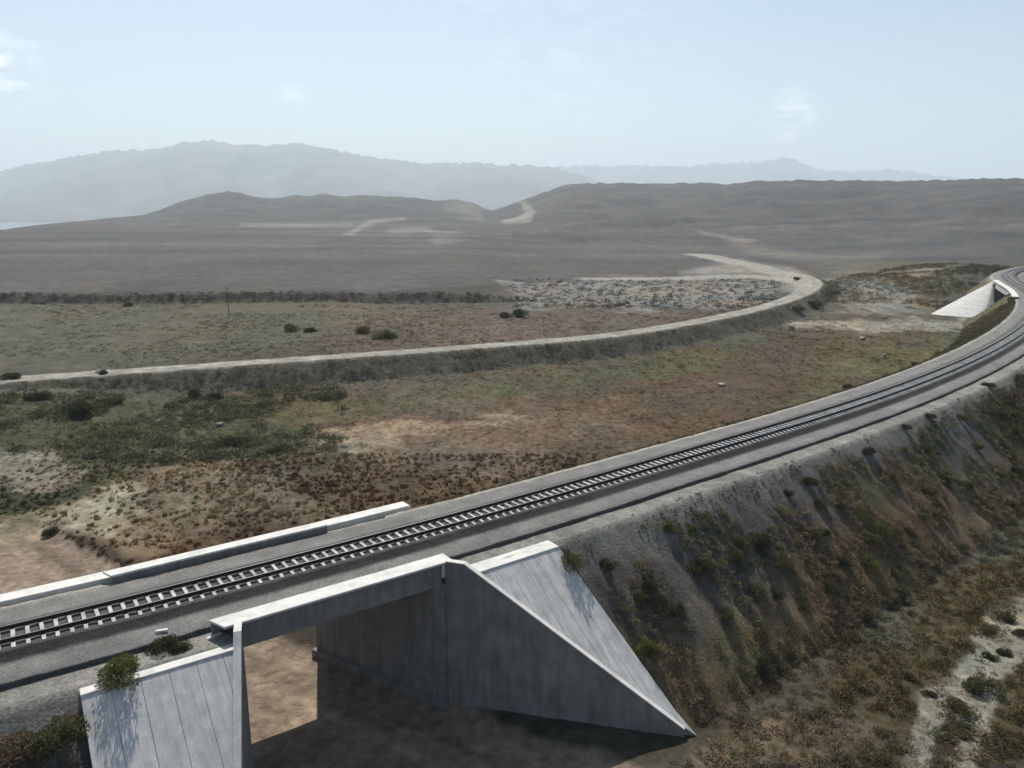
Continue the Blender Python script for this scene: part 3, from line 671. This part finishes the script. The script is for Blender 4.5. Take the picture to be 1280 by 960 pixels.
# ---------------------------------------------------------------- second bridge, far along the curve
b2 = thing('railway_bridge', 'distant concrete bridge with white walkway where the track curves away', 'bridge')
mb = MB(); make_box(mb, FB0-.5, FB1+.5, -4.9, 4.9, -1.4, -.8, 0, 10); mb.build('deck', M_dark_conc, b2)
for sg in (-1, 1):
    a, b_ = (-5.25, -4.95) if sg < 0 else (4.95, 5.25)
    mb = MB(); make_box(mb, FB0, FB1, a, b_, -1.9, -.12, 0, 10); mb.build('girder', M_conc, b2)
    a, b_ = (-5.5, -4.25) if sg < 0 else (4.25, 5.6)
    mb = MB(); make_box(mb, FB0-16, FB1+4, a, b_, -.1, .12, 0, 14); mb.build('walkway', M_white, b2)
for s_ in (FB0-.9, FB1):
    mb = MB(); make_box(mb, s_, s_+.9, -5.4, 5.4, -12, -1.42); mb.build('abutment', M_dark_conc, b2)
def cone(label, apex, base, n=14):
    t_ = thing('cone_paving', label, 'cone paving', tuple(apex)); off = np.array(apex)
    base = np.array(base, float); L = smooth_line(base, n); mbs = MB()
    top = [apex+np.array((0, 0, 0))+(np.array((*q, apex[2]))-apex)*.02 for q in L[:, :2]]
    for k in range(n-1):
        p0, p1 = np.array((*L[k, :2], L[k, 2])), np.array((*L[k+1, :2], L[k+1, 2]))
        g = (p1-p0)*.012
        quad = [top[k], top[k+1], p1-g, p0+g]
        mbs.hexa([q-off-np.array((0, 0, .35)) for q in quad]+[q-off for q in quad])
    mbs.build('slab', M_white, t_)
    return t_
ap = np.array(P(FB1+3.2, 5.5, -.25))
bz = -8.7
cone('white fan shaped concrete paving at the foot of the distant bridge', ap, [(*unp(1160, 394, bz), bz), (*unp(1180, 396, bz), bz), (*unp(1205, 397.5, bz), bz), (*unp(1228, 398, bz), bz), (*unp(1243, 396, bz), bz)])

# ---------------------------------------------------------------- vegetation
def leaf_cloud(n, rx, rz, size, seed, up=.3, shell=.55, lumps=0):
    r = np.random.default_rng(seed)
    p = r.normal(size=(n, 3)); p /= np.linalg.norm(p, axis=1)[:, None]; p[:, 2] = np.abs(p[:, 2])
    q = r.random(n)**(1/3); q = shell+(1-shell)*q; q = np.where(r.random(n) < .3, r.random(n), q)
    c = p*q[:, None]*np.array([rx, rx, rz])
    if lumps:
        lc = r.normal(size=(lumps, 3)); lc /= np.linalg.norm(lc, axis=1)[:, None]; lc[:, 2] = np.abs(lc[:, 2])*.8+.1
        lr = r.uniform(.28, .55, lumps); k = r.integers(0, lumps, n); pp = p.copy(); pp[:, 2] = np.where(r.random(n) < .35, -pp[:, 2]*.6, pp[:, 2])
        c = (lc[k]*r.uniform(.5, .75, lumps)[k][:, None]+pp*(q*lr[k])[:, None])*np.array([rx, rx, rz]); c[:, 2] = np.maximum(c[:, 2], .03*rz+r.random(n)*.1*rz)
    dirv = p*.7+r.normal(size=(n, 3))*.6+np.array([0, 0, up]); dirv /= np.linalg.norm(dirv, axis=1)[:, None]
    side = np.cross(dirv, r.normal(size=(n, 3))); side /= np.linalg.norm(side, axis=1)[:, None]
    L = size*r.uniform(.7, 1.5, n)[:, None]; W = L*.42
    V = np.stack([c-side*W*.5, c+side*W*.5, c+dirv*L], 1).reshape(-1, 3)
    V[:, 2] = np.maximum(V[:, 2], -.05)
    return V.astype(np.float32)
def scatter(name, pts, scl, cols, protos, mat, zs=None):
    Vs = []; Cs = []; n = len(pts); which = RNG.integers(0, len(protos), n)
    for k, pr in enumerate(protos):
        i = np.where(which == k)[0]
        if not len(i): continue
        a = RNG.random(len(i))*2*math.pi; ca, sa = np.cos(a)[:, None], np.sin(a)[:, None]; s_ = scl[i][:, None]; h = (scl[i]*(zs[i] if zs is not None else 1))[:, None]
        x = (pr[None, :, 0]*ca-pr[None, :, 1]*sa)*s_+pts[i, 0:1]; y = (pr[None, :, 0]*sa+pr[None, :, 1]*ca)*s_+pts[i, 1:2]; z_ = pr[None, :, 2]*h+pts[i, 2:3]
        Vs.append(np.stack([x, y, z_], -1).reshape(-1, 3))
        cv = np.repeat(cols[i], len(pr)//3, 0).reshape(len(i), len(pr)//3, 3)*RNG.uniform(.7, 1.3, (len(i), len(pr)//3, 1)); Cs.append(np.repeat(cv.reshape(-1, 3), 3, 0))
    V = np.vstack(Vs); C = np.vstack(Cs)
    me = np_mesh(name, V, np.arange(len(V)).reshape(-1, 3), C, False)
    o = link(name, me, mat); o['kind'] = 'stuff'; return o
far_protos = [leaf_cloud(26, .5, .45, .25, 300+k) for k in range(5)]
near_protos = [leaf_cloud(60, .5, .5, .2, 320+k, .5) for k in range(5)]
grass_protos = [leaf_cloud(26, .35, .25, .4, 340+k, 1.6, .2) for k in range(4)]
def road_free(x, y):
    a, _ = line_dist(x, y, ROADC); b_, _ = line_dist(x, y, ROAD2C); s, d = track_sd(x, y); c = s-(5.37-.4*d)
    return ~((s > 17) & (s < 25.5) & (d < -11) & (d > -18.2)) & (a > 3.6) & (b_ > 6) & ~((np.abs(c) < 6.3) & (np.abs(d) < 46)) & (np.abs(d) > 6.2)
def sand_mask(col):                                   # bare pale ground carries less growth
    lum = col@np.array([.3, .6, .1]); return lum
def veg(name, n, ulim, vlim, keep, protos, s_rng, tone, zs=(.6, 1.3), zplane=-9.8, clump=6.0, thr=.42, pale_thr=.16):
    u = RNG.uniform(*ulim, n); v = vlim[0]+(vlim[1]-vlim[0])*RNG.random(n)
    pts = np.array([unp(a, b_, zplane) for a, b_ in zip(u, v)])
    return pts
def area_points(n, xr, yr, ymin_ang=True):
    x = RNG.uniform(*xr, n); y = RNG.uniform(*yr, n); k = np.abs(x) < y*.72+6
    return x[k], y[k]
def grow(name, x, y, protos, smin, smax, tone, thr=.40, cl=7, sand=.55, hmul=(.5, 1.1), seed=400):
    z_ = ground_z(x, y); c = paint(x, y, z_)
    k = road_free(x, y) & (fbm(x/cl, y/cl, seed) > thr-.06*RNG.random(len(x)))
    lum = c@np.array([.3, .6, .1]); k &= (RNG.random(len(x)) > np.clip((lum-.10)/.10, 0, 1)*sand)
    x, y, z_, c = x[k], y[k], z_[k], c[k]
    lum = (c@np.array([.3, .6, .1]))[:, None]
    c = c*np.minimum(1, .12/lum)                     # pale ground still carries dark growth
    hue = RNG.random(len(x))[:, None]; var = np.where(hue < .35, np.array([[.85, .98, .8]]), np.where(hue < .7, np.array([[1.12, .95, .85]]), np.array([[1.25, 1.18, 1.0]])))
    c = c*var*tone*RNG.uniform(.65, 1.25, (len(x), 1))
    sc = smin+(smax-smin)*RNG.random(len(x))**2.2*1.35; zs = RNG.uniform(*hmul, len(x))
    print(name, len(x))
    return scatter(name, np.stack([x, y, z_-.03], 1), sc, c, protos, M_leaf, zs)
x, y = area_points(110000, (-75, 175), (55, 215)); s_, d_ = track_sd(x, y); k = (d_ > 6); x, y = x[k], y[k]
k = RNG.random(len(x)) < np.clip(110/y, .25, 1); grow('scrub', x[k], y[k], far_protos, .22, .7, 1.95, .34, hmul=(.3, .8))
x, y = area_points(26000, (-190, 190), (150, 420)); s_, d_ = track_sd(x, y); k = (d_ > 6) | (d_ < -18); k &= y < 236; grow('scrub', x[k], y[k], far_protos, .5, 1.3, 1.5, .5, 16, .7, (.3, .7), 430)
x, y = area_points(70000, (4, 150), (30, 150)); s_, d_ = track_sd(x, y); k = (d_ < -15.5); x, y = x[k], y[k]
k = RNG.random(len(x)) < np.clip(70/y, .2, 1); grow('scrub', x[k], y[k], near_protos, .3, .85, 1.75, .24, 4, .97)
x, y = area_points(9000, (-60, 20), (58, 100)); s_, d_ = track_sd(x, y); k = (d_ > 7); grow('dry_grass', x[k], y[k], grass_protos, .3, .7, 1.9, .40, 3, .6, (.6, 1.2), 450)
x, y = area_points(16000, (80, 190), (225, 420)); s_, d_ = track_sd(x, y); k = (s_ > 245) & (np.abs(d_) > 6.5) & (np.abs(d_) < 55)
grow('scrub', x[k], y[k], far_protos, .8, 2.0, 1.4, .42, 12, .5, (.4, 1), 440)
n = 700; x = RNG.uniform(-190, 8, n); y = 237+6*vnoise(x/30, x*0, 3)+.02*x+RNG.uniform(-1, 5, n); z_ = ground_z(x, y)
scatter('scrub', np.stack([x, y, z_-.1], 1), RNG.uniform(.7, 1.9, n), np.tile(np.array([[.06, .057, .045]]), (n, 1))*RNG.uniform(.7, 1.3, (n, 1)), far_protos, M_leaf, RNG.uniform(.5, .9, n))
# grey green growth on the dirt road's bank
n = 2600; i = RNG.integers(20, 190, n); off = RNG.uniform(2.9, 8.5, n); tx = np.gradient(ROADC[:, 0]); ty = np.gradient(ROADC[:, 1]); q = np.hypot(tx, ty); j = RNG.random(n)
x = ROADC[i, 0]+tx[i]*j+ty[i]/q[i]*off; y = ROADC[i, 1]+ty[i]*j-tx[i]/q[i]*off; z_ = ground_z(x, y)
k = fbm(x/6, y/6, 660) > .42; x, y, z_ = x[k], y[k], z_[k]
scatter('scrub', np.stack([x, y, z_-.05], 1), RNG.uniform(.3, 1.0, len(x)), np.tile(np.array([[.105, .10, .062]]), (len(x), 1))*RNG.uniform(.6, 1.5, (len(x), 1)), far_protos, M_leaf, RNG.uniform(.5, 1, len(x)))
n = 1500; x, y = area_points(n*3, (-90, -8), (84, 132)); z_ = ground_z(x, y); u_, v_ = proj(x, y, z_); rd_, rs_ = line_dist(x, y, ROADC)
k = (v_ > 484) & (v_ < 582-.09*np.abs(u_-200)) & (u_ < 430) & (rd_ > 8) & (fbm(x/8, y/8, 671) > .52); x, y, z_ = x[k], y[k], z_[k]
scatter('scrub', np.stack([x, y, z_-.05], 1), .5+2.0*RNG.random(len(x))**2.5, np.tile(np.array([[.105, .112, .058]]), (len(x), 1))*RNG.uniform(.6, 1.4, (len(x), 1)), near_protos, M_leaf, RNG.uniform(.5, .9, len(x)))
# speckled shrubs on the pale flat beyond the dirt road
n = 900; u = RNG.uniform(640, 975, n); v = RNG.uniform(349, 385, n); pts = np.array([unp(a, b_, -6.5) for a, b_ in zip(u, v)]); x, y = pts[:, 0], pts[:, 1]
k = road_free(x, y); x, y = x[k], y[k]; z_ = ground_z(x, y)
scatter('scrub', np.stack([x, y, z_-.05], 1), RNG.uniform(.9, 2.2, len(x)), np.tile(np.array([[.05, .05, .036]]), (len(x), 1))*RNG.uniform(.7, 1.4, (len(x), 1)), far_protos, M_leaf, RNG.uniform(.5, .9, len(x)))
# growth on the embankment slopes
def emb_grow(name, n, srng, drng, protos, smin, smax, thr, seed, tone=1.0):
    s_ = RNG.uniform(*srng, n); d_ = RNG.uniform(*drng, n); k = on_emb(s_, d_)
    depth = np.clip((np.abs(d_)-6)/11, 0, 1)
    k &= (fbm(s_/3.2, d_/3.2, seed)+.16*depth+.0006*(s_-20) > thr)
    if drng[1] < 0 and drng[0] < -8:                                    # keep the paving clear
        k &= ~((s_ > -6.8) & (s_ < 1.4)) & ~((s_ > 14) & (s_ < 23.2+.22*np.maximum(-d_-6.15, 0)))
    s_, d_ = s_[k], d_[k]; p = T(s_, d_, emb_z(s_, d_)-.05)
    hue = RNG.random((len(s_), 1)); f = fbm(s_/9, d_/6, seed+3)[:, None]+.10*np.clip((-d_-8)/9, 0, 1)[:, None]
    c = np.where(f+.25*(hue-.5) > .56, np.array([[.112, .088, .055]]), np.where(f > .44, np.array([[.105, .095, .052]]), np.array([[.068, .072, .036]])))*RNG.uniform(.7, 1.4, (len(s_), 1))*tone
    print(name, len(s_))
    return scatter(name, p, RNG.uniform(smin, smax, len(s_)), c, protos, M_leaf, RNG.uniform(.6, 1.2, len(s_)))
emb_grow('scrub', 11000, (-15, 90), (-19, -6.6), near_protos, .25, .75, .575, 500, 1.75)
emb_grow('scrub', 7000, (90, 260), (-19, -6.6), far_protos, .6, 1.6, .46, 510)
emb_grow('scrub', 9000, (16, 210), (5.7, 17), far_protos, .4, 1.2, .40, 520, 1.15)

emb_grow('dry_grass', 6500, (18.5, 230), (4.75, 6.2), grass_protos, .2, .65, .44, 530, 1.5)
emb_grow('dry_grass', 1300, (23, 200), (-7.2, -5.5), grass_protos, .15, .4, .6, 540, 1.9)
# single shrubs
def shrub_proto(kind):
    n, rx, rz, size, lumps, mat = kind
    return leaf_cloud(n, rx, rz, size, 600+n, .35, .5, lumps), mat
def stems_mesh(rx, rz, seed):
    r = np.random.default_rng(seed); V = []; Fc = []
    for k in range(7):
        a = r.random()*6.28; tip = np.array([math.cos(a)*rx*r.uniform(.3, .8), math.sin(a)*rx*r.uniform(.3, .8), rz*r.uniform(.5, .85)]); n = len(V)
        mid = tip*np.array([.35, .35, .55]); rings = [(np.array([0, 0, -.1]), .035*rx), (mid, .022*rx), (tip, .008*rx)]
        for c_, rr in rings:
            for q in range(5): V.append(c_+np.array([math.cos(q*1.2566), math.sin(q*1.2566), 0])*rr)
        for l in range(2):
            for q in range(5): Fc.append((n+l*5+q, n+l*5+(q+1) % 5, n+l*5+5+(q+1) % 5, n+l*5+5+q))
    return np_mesh('stems', np.array(V), np.array(Fc), None, True)
KINDS = {'round': (3000, 1.0, 1.15, .115, 11, M_green), 'olive': (2200, 1.0, .95, .13, 10, M_olive), 'dark': (2200, 1.0, .85, .135, 9, M_dark), 'dry': (1900, 1.0, .8, .13, 9, M_dry), 'low': (1800, 1.0, .5, .135, 11, M_olive)}
PROTO = {}
for kname, kd in KINDS.items():
    V, mt = shrub_proto(kd); me = np_mesh('foliage', V, np.arange(len(V)).reshape(-1, 3), None, False); me.materials.append(mt)
    st = stems_mesh(kd[1], kd[2], 700+kd[0]); st.materials.append(M_stem); PROTO[kname] = (me, st)
def shrub(u, v, size, kind, label, group=None, h=1.0):
    p = hit(u, v); t_ = thing('shrub', label, 'shrub', (p[0], p[1], p[2]-.06), group, RNG.random()*6.28); t_.scale = (size/2, size/2, size/2*h)
    for nm, me in (('foliage', PROTO[kind][0]), ('stem', PROTO[kind][1])):
        o = bpy.data.objects.new(nm, me); COL.objects.link(o); o.parent = t_
    return t_
G1 = 'shrubs around the bridge'; G2 = 'shrubs on the embankment slope'; G3 = 'shrubs along the upper edge of the embankment'; G4 = 'shrubs on the pale sandy strip'; G5 = 'shrubs out in the left field'
SHR = [
    (152, 848, 2.5, 'round', 'round bright green bush growing over the pale coping of the lower left paving', G1, .8),
    (72, 935, 2.6, 'olive', 'large olive bush in the lower left corner, just left of the concrete paving', G1, 1.2),
    (22, 945, 2.4, 'dry', 'brownish bush at the lower left frame edge beside the large olive bush', G1, 1),
    (203, 812, 1.7, 'dark', 'dark bush standing in for a dark patch on the gravel ledge, right behind the round bright green bush', G1, .8),  # this bush and the next are added for a dark patch on the ledge
    (226, 812, 1.2, 'dark', 'small dark bush standing in for a dark patch on the gravel ledge, nearer the hollow walkway end', G1, .8),
    (713, 708, 2.3, 'olive', 'bush at the upper corner of the triangular paving, casting shadow on the concrete', G1, 1),
    (760, 708, 1.5, 'dark', 'dark bush on the gravel bank just right of the bush at the paving corner', G1, .8),
    (806, 816, 2.0, 'round', 'green bush halfway down the right edge of the triangular paving', G1, .9),
    (812, 735, 1.9, 'dark', 'dark shrub on the bank above the green bush at the paving edge', G2, .9),
    (875, 712, 2.1, 'dark', 'broad dark shrub high on the bank, right of the triangular paving', G2, .8),
    (951, 682, 2.2, 'dark', 'largest dark shrub high on the bank, below the pale gravel verge', G2, 1.1),
    (985, 712, 1.9, 'olive', 'grey green shrub just below the largest dark shrub on the bank', G2, .9),
    (1018, 672, 1.6, 'olive', 'olive shrub high on the bank, right of the largest dark shrub', G2, .9),
    (1042, 722, 1.9, 'dry', 'reddish dry shrub in the middle of the bank', G2, .9),
    (1098, 668, 2.2, 'round', 'yellow green shrub, the brightest one on the bank', G2, 1),
    (1084, 706, 1.8, 'round', 'green shrub directly below the brightest yellow green one', G2, .9),
    (1140, 668, 1.7, 'dry', 'reddish shrub on the bank right of the brightest yellow green one', G2, .8),
    (906, 772, 1.7, 'olive', 'olive shrub low on the bank, between the paving and the scrub', G2, .9),
    (968, 745, 1.6, 'dark', 'dark shrub low on the bank, below the grey green one', G2, .9),
    (846, 766, 1.5, 'dark', 'dark shrub on the bank close above the green bush at the paving edge', G2, .8),
    (1062, 800, 1.8, 'olive', 'olive shrub at the bottom of the bank where the scrub begins', G2, .8),
    (1120, 745, 1.7, 'dark', 'dark shrub low on the bank, below the yellow green pair', G2, .8),
    (1160, 522, 1.6, 'dark', 'dark tuft of shrub overhanging the pale verge high on the right', G3, .7),
    (1130, 536, 1.5, 'dark', 'dark shrub at the verge edge, lower neighbour of the overhanging tuft', G3, .7),
    (1236, 484, 1.8, 'dark', 'dark shrub at the verge edge close to the right frame edge', G3, .7),
    (1085, 568, 1.8, 'dark', 'dark shrub below the verge, left of the two at its edge', G3, .8),
    (1010, 606, 1.8, 'dark', 'dark shrub below the verge, farthest left of those along the edge', G3, .8),
    (1060, 485, 2.2, 'dark', 'black looking bush touching the far gravel shoulder of the track', G3, .8),
    (1143, 456, 1.9, 'dark', 'small dark bush on the far shoulder where the yellow grass begins', G3, .8),
    (1172, 444, 2.3, 'olive', 'dark olive bush on the far shoulder beside the bright yellow grass', G3, .8),
    (710, 585, 1.6, 'dark', 'dark bush at the far shoulder, alone above the straight of the track', G3, .8),
    (1224, 862, 2.5, 'olive', 'largest grey green bush in the middle of the pale sandy strip', G4, .9),
    (1204, 892, 2.1, 'olive', 'bush just below the largest one on the sandy strip', G4, .8),
    (1196, 912, 2.0, 'low', 'low spreading bush, lower of the cluster on the sandy strip', G4, .9),
    (1180, 924, 1.2, 'olive', 'small bush near the bottom of the sandy strip', G4, .8),
    (1256, 818, 1.1, 'dark', 'small dark bush on sand, right of a similar one above the largest', G4, .9),
    (1238, 824, 1.2, 'dark', 'small dark bush on sand just above the largest bush', G4, .8),
    (1252, 774, 1.9, 'olive', 'bush on the upper left rim of the sandy strip', G4, .8),
    (1234, 790, 1.7, 'olive', 'bush at the left rim of the sand below the one on the upper rim', G4, .8),
    (1276, 794, 1.3, 'dark', 'small bush on sand cut by the right frame edge', G4, .8),
    (1160, 870, 1.0, 'dark', 'small dark bush on the left margin of the sand', G4, .8),
    (365, 414, 4.6, 'olive', 'wide low bush beyond the dirt road, leftmost of the three there', G5, .8),
    (388, 415, 3.2, 'dark', 'dark bush touching the wide low bush beyond the dirt road', G5, .8),
    (452, 416, 4.6, 'olive', 'green bush beyond the dirt road, left half of the middle pair', G5, .75),
    (482, 423, 5.4, 'round', 'brightest green bush beyond the dirt road, right half of the middle pair', G5, .65),
    (632, 397, 4.2, 'dark', 'lower dark bush of the pair standing beside the pale speckled flat', G5, .75),
    (650, 396, 4.8, 'dark', 'taller dark bush of the pair standing beside the pale speckled flat', G5, 1),
    (160, 383, 3.0, 'dark', 'lone dark bush near the dark scarp at far left', G5, .8),
    (96, 516, 5.6, 'dark', 'large dark green bush below the dirt road bank at left', G5, .7),
    (50, 498, 4.0, 'dark', 'dark bush against the dirt road bank, near the left frame edge', G5, .6),
    (140, 505, 3.4, 'olive', 'bush below the dirt road, right of the large dark green one', G5, .6),
    (244, 496, 3.0, 'dark', 'dark bush halfway up the grey road bank, left of a similar one', G5, 1),
    (270, 498, 2.6, 'dark', 'dark bush on the grey road bank, right of a similar one', G5, .9),
    (290, 556, 4.6, 'dark', 'broad dark bush in the green field in front of the road bank', G5, .5),
    (345, 562, 3.2, 'olive', 'olive bush right of the broad dark bush in the green field', G5, .5),
    (128, 467, 2.2, 'dark', 'small dark bush on the far verge of the dirt road', G5, .7),
    (12, 474, 3.0, 'dark', 'dark bush on the far verge of the dirt road at the left frame edge', G5, .8),
    (65, 668, 1.8, 'dark', 'small round bush on pale sand beside the dirt track at left', G5, .9),
    (997, 350, 3.0, 'dark', 'dark bush on the pale road junction far away', G5, .9),
    (1018, 384, 6.5, 'dark', 'large dark bush below the bend of the dirt road', G5, .6),
    (995, 388, 5.0, 'dark', 'dark bush at the lower left of the dirt road bend', G5, .5),
    (1042, 368, 4.4, 'dark', 'dark bush at the right of the dirt road bend', G5, .6),
    (1180, 393, 2.4, 'dark', 'dark bush at the left tip of the distant white fan paving', G5, .7),
]
for a in SHR: shrub(*a)
r_ = np.random.default_rng(99); put = []
while len(put) < 110:
    s_ = r_.uniform(24, 135); d_ = -r_.uniform(7.2, 17.5)
    if s_ < 30 and d_ < -13 or fbm(np.array([s_/6]), np.array([d_/6]), 801)[0] < .42: continue
    if any((s_-a)**2+(d_-b)**2 < 1.8 for a, b in put): continue
    put.append((s_, d_)); p = P(s_, d_, float(emb_z(np.array(s_), np.array(d_)))-.12)
    kind = ['dark', 'olive', 'olive', 'dry', 'round'][int(r_.choice(5, p=[.18, .30, .17, .25, .10]))]
    t_ = thing('shrub', 'low bush among many similar ones spread down the grey gravel bank', 'shrub', p, 'small bushes spread over the embankment slope', r_.random()*6.28)
    sz = r_.uniform(.45, 1.0); t_.scale = (sz, sz, sz*r_.uniform(.7, 1.1))
    for nm, me in (('foliage', PROTO[kind][0]), ('stem', PROTO[kind][1])):
        o = bpy.data.objects.new(nm, me); COL.objects.link(o); o.parent = t_

# pale stones and blocks lying in the field
def stone(u, v, w_, h, label, blocky=False):
    p = hit(u, v); import bmesh
    bm = bmesh.new(); bmesh.ops.create_icosphere(bm, subdivisions=2, radius=1)
    r = np.random.default_rng(int(u)); off = r.random(3)*10
    for vt in bm.verts:
        c_ = vt.co; k = 1+.35*(math.sin(c_.x*3+off[0])*math.cos(c_.y*2.7+off[1])+.5*math.sin(c_.z*4+off[2]))
        if blocky: k = min(1/max(abs(c_.x), abs(c_.y), abs(c_.z)), 1.35)*.85
        vt.co = Vector((c_.x*w_/2*k, c_.y*w_/2*k*.8, c_.z*h/2*k+h*.35))
    me = bpy.data.meshes.new('boulder'); bm.to_mesh(me); bm.free()
    o = link('boulder', me, M_rock); o.location = p; o.rotation_euler = (0, 0, r.random()*3); tag(o, label, 'boulder', 'pale boulders in the field'); return o
stone(226, 527, .7, .6, 'brightest white boulder in the green field, middle of three in a row')
stone(198, 527, 1.0, .3, 'flat pale boulder in the green field, left of the brightest white one')
stone(275, 533, .9, .7, 'pale boulder in the green field, right of the brightest white one')
stone(989, 413, 1.6, 1.7, 'upright pale block beside the dirt road bend', True)
stone(902, 482, 1.5, .5, 'pale flat boulder alone in the red brown field', True)
stone(1105, 448, .9, 1.4, 'upright white stone in the scrub near the far shoulder of the track', True)
stone(1078, 425, 1.4, 1.0, 'pale stone in the scrub above the upright white stone')
stone(1087, 422, .7, .7, 'small white stone right of the pale stone in the scrub')

# small concrete piece lying on the ballast shoulder
c_ = hit(195, 780); mb = MB(); mb.hexa([(-.32, -.14, 0), (.32, -.14, 0), (.32, .14, 0), (-.32, .14, 0), (-.3, -.12, .16), (.3, -.12, .16), (.3, .12, .13), (-.3, .12, .13)])
o = mb.build('concrete_block', M_white, None, .02); s0_, d0_ = track_sd(c_[0], c_[1]); o.location = P(float(s0_[0]), -3.1, -.43); o.rotation_euler = (0, 0, .35); tag(o, 'loose white concrete block lying on gravel beside the track', 'concrete block')
mb = MB(); mb.hexa([(-.45, -.15, 0), (.45, -.15, 0), (.45, .15, 0), (-.45, .15, 0), (-.43, -.13, .2), (.43, -.13, .2), (.43, .13, .2), (-.43, .13, .2)])
o = mb.build('concrete_block', M_white, None, .02); o.location = P(.1, -4.6, -.86); o.rotation_euler = (0, 0, .9); tag(o, 'white concrete block beside the hollow left end of the near walkway', 'concrete block')

# wooden pole in the far field
p = hit(286, 393); t_ = thing('utility_pole', 'thin wooden pole standing alone in the far left field', 'pole', tuple(p))
def tube(name, p0, p1, r0, r1, mat, parent, n=8):
    p0, p1 = Vector(p0), Vector(p1); q = (p1-p0).to_track_quat('Z', 'Y'); V = []; k = (p1-p0).length
    for z_, r in ((0, r0), (k, r1)):
        for i in range(n): V.append(p0+q@Vector((math.cos(i*2*math.pi/n)*r, math.sin(i*2*math.pi/n)*r, z_)))
    f = [(i, (i+1) % n, n+(i+1) % n, n+i) for i in range(n)]+[tuple(range(n-1, -1, -1)), tuple(range(n, 2*n))]
    me = bpy.data.meshes.new(name); me.from_pydata(V, [], f); me.update(); return link(name, me, mat, parent)
tube('shaft', (0, 0, -.5), (0, 0, 7.2), .12, .08, M_wood, t_); tube('crossarm', (-.5, 0, 6.8), (.5, 0, 6.8), .05, .05, M_wood, t_)

# ---------------------------------------------------------------- haze: one even volume round the whole place
hz = MB(); E_ = 24500
hz.hexa([(-E_, -E_, -84), (E_, -E_, -84), (E_, E_, -84), (-E_, E_, -84), (-E_, -E_, 1150), (E_, -E_, 1150), (E_, E_, 1150), (-E_, E_, 1150)])
m = bpy.data.materials.new('haze'); m.use_nodes = True; n = m.node_tree; n.nodes.clear(); o_ = n.nodes.new('ShaderNodeOutputMaterial'); pv = n.nodes.new('ShaderNodeVolumePrincipled')
pv.inputs['Color'].default_value = (.80, .925, 1, 1); pv.inputs['Density'].default_value = 1.2e-4; pv.inputs['Anisotropy'].default_value = .15; pv.inputs['Density Attribute'].default_value = ''
n.links.new(pv.outputs[0], o_.inputs['Volume'])
hzo = hz.build('haze', m); hzo['kind'] = 'stuff'; hzo.display_type = 'WIRE'
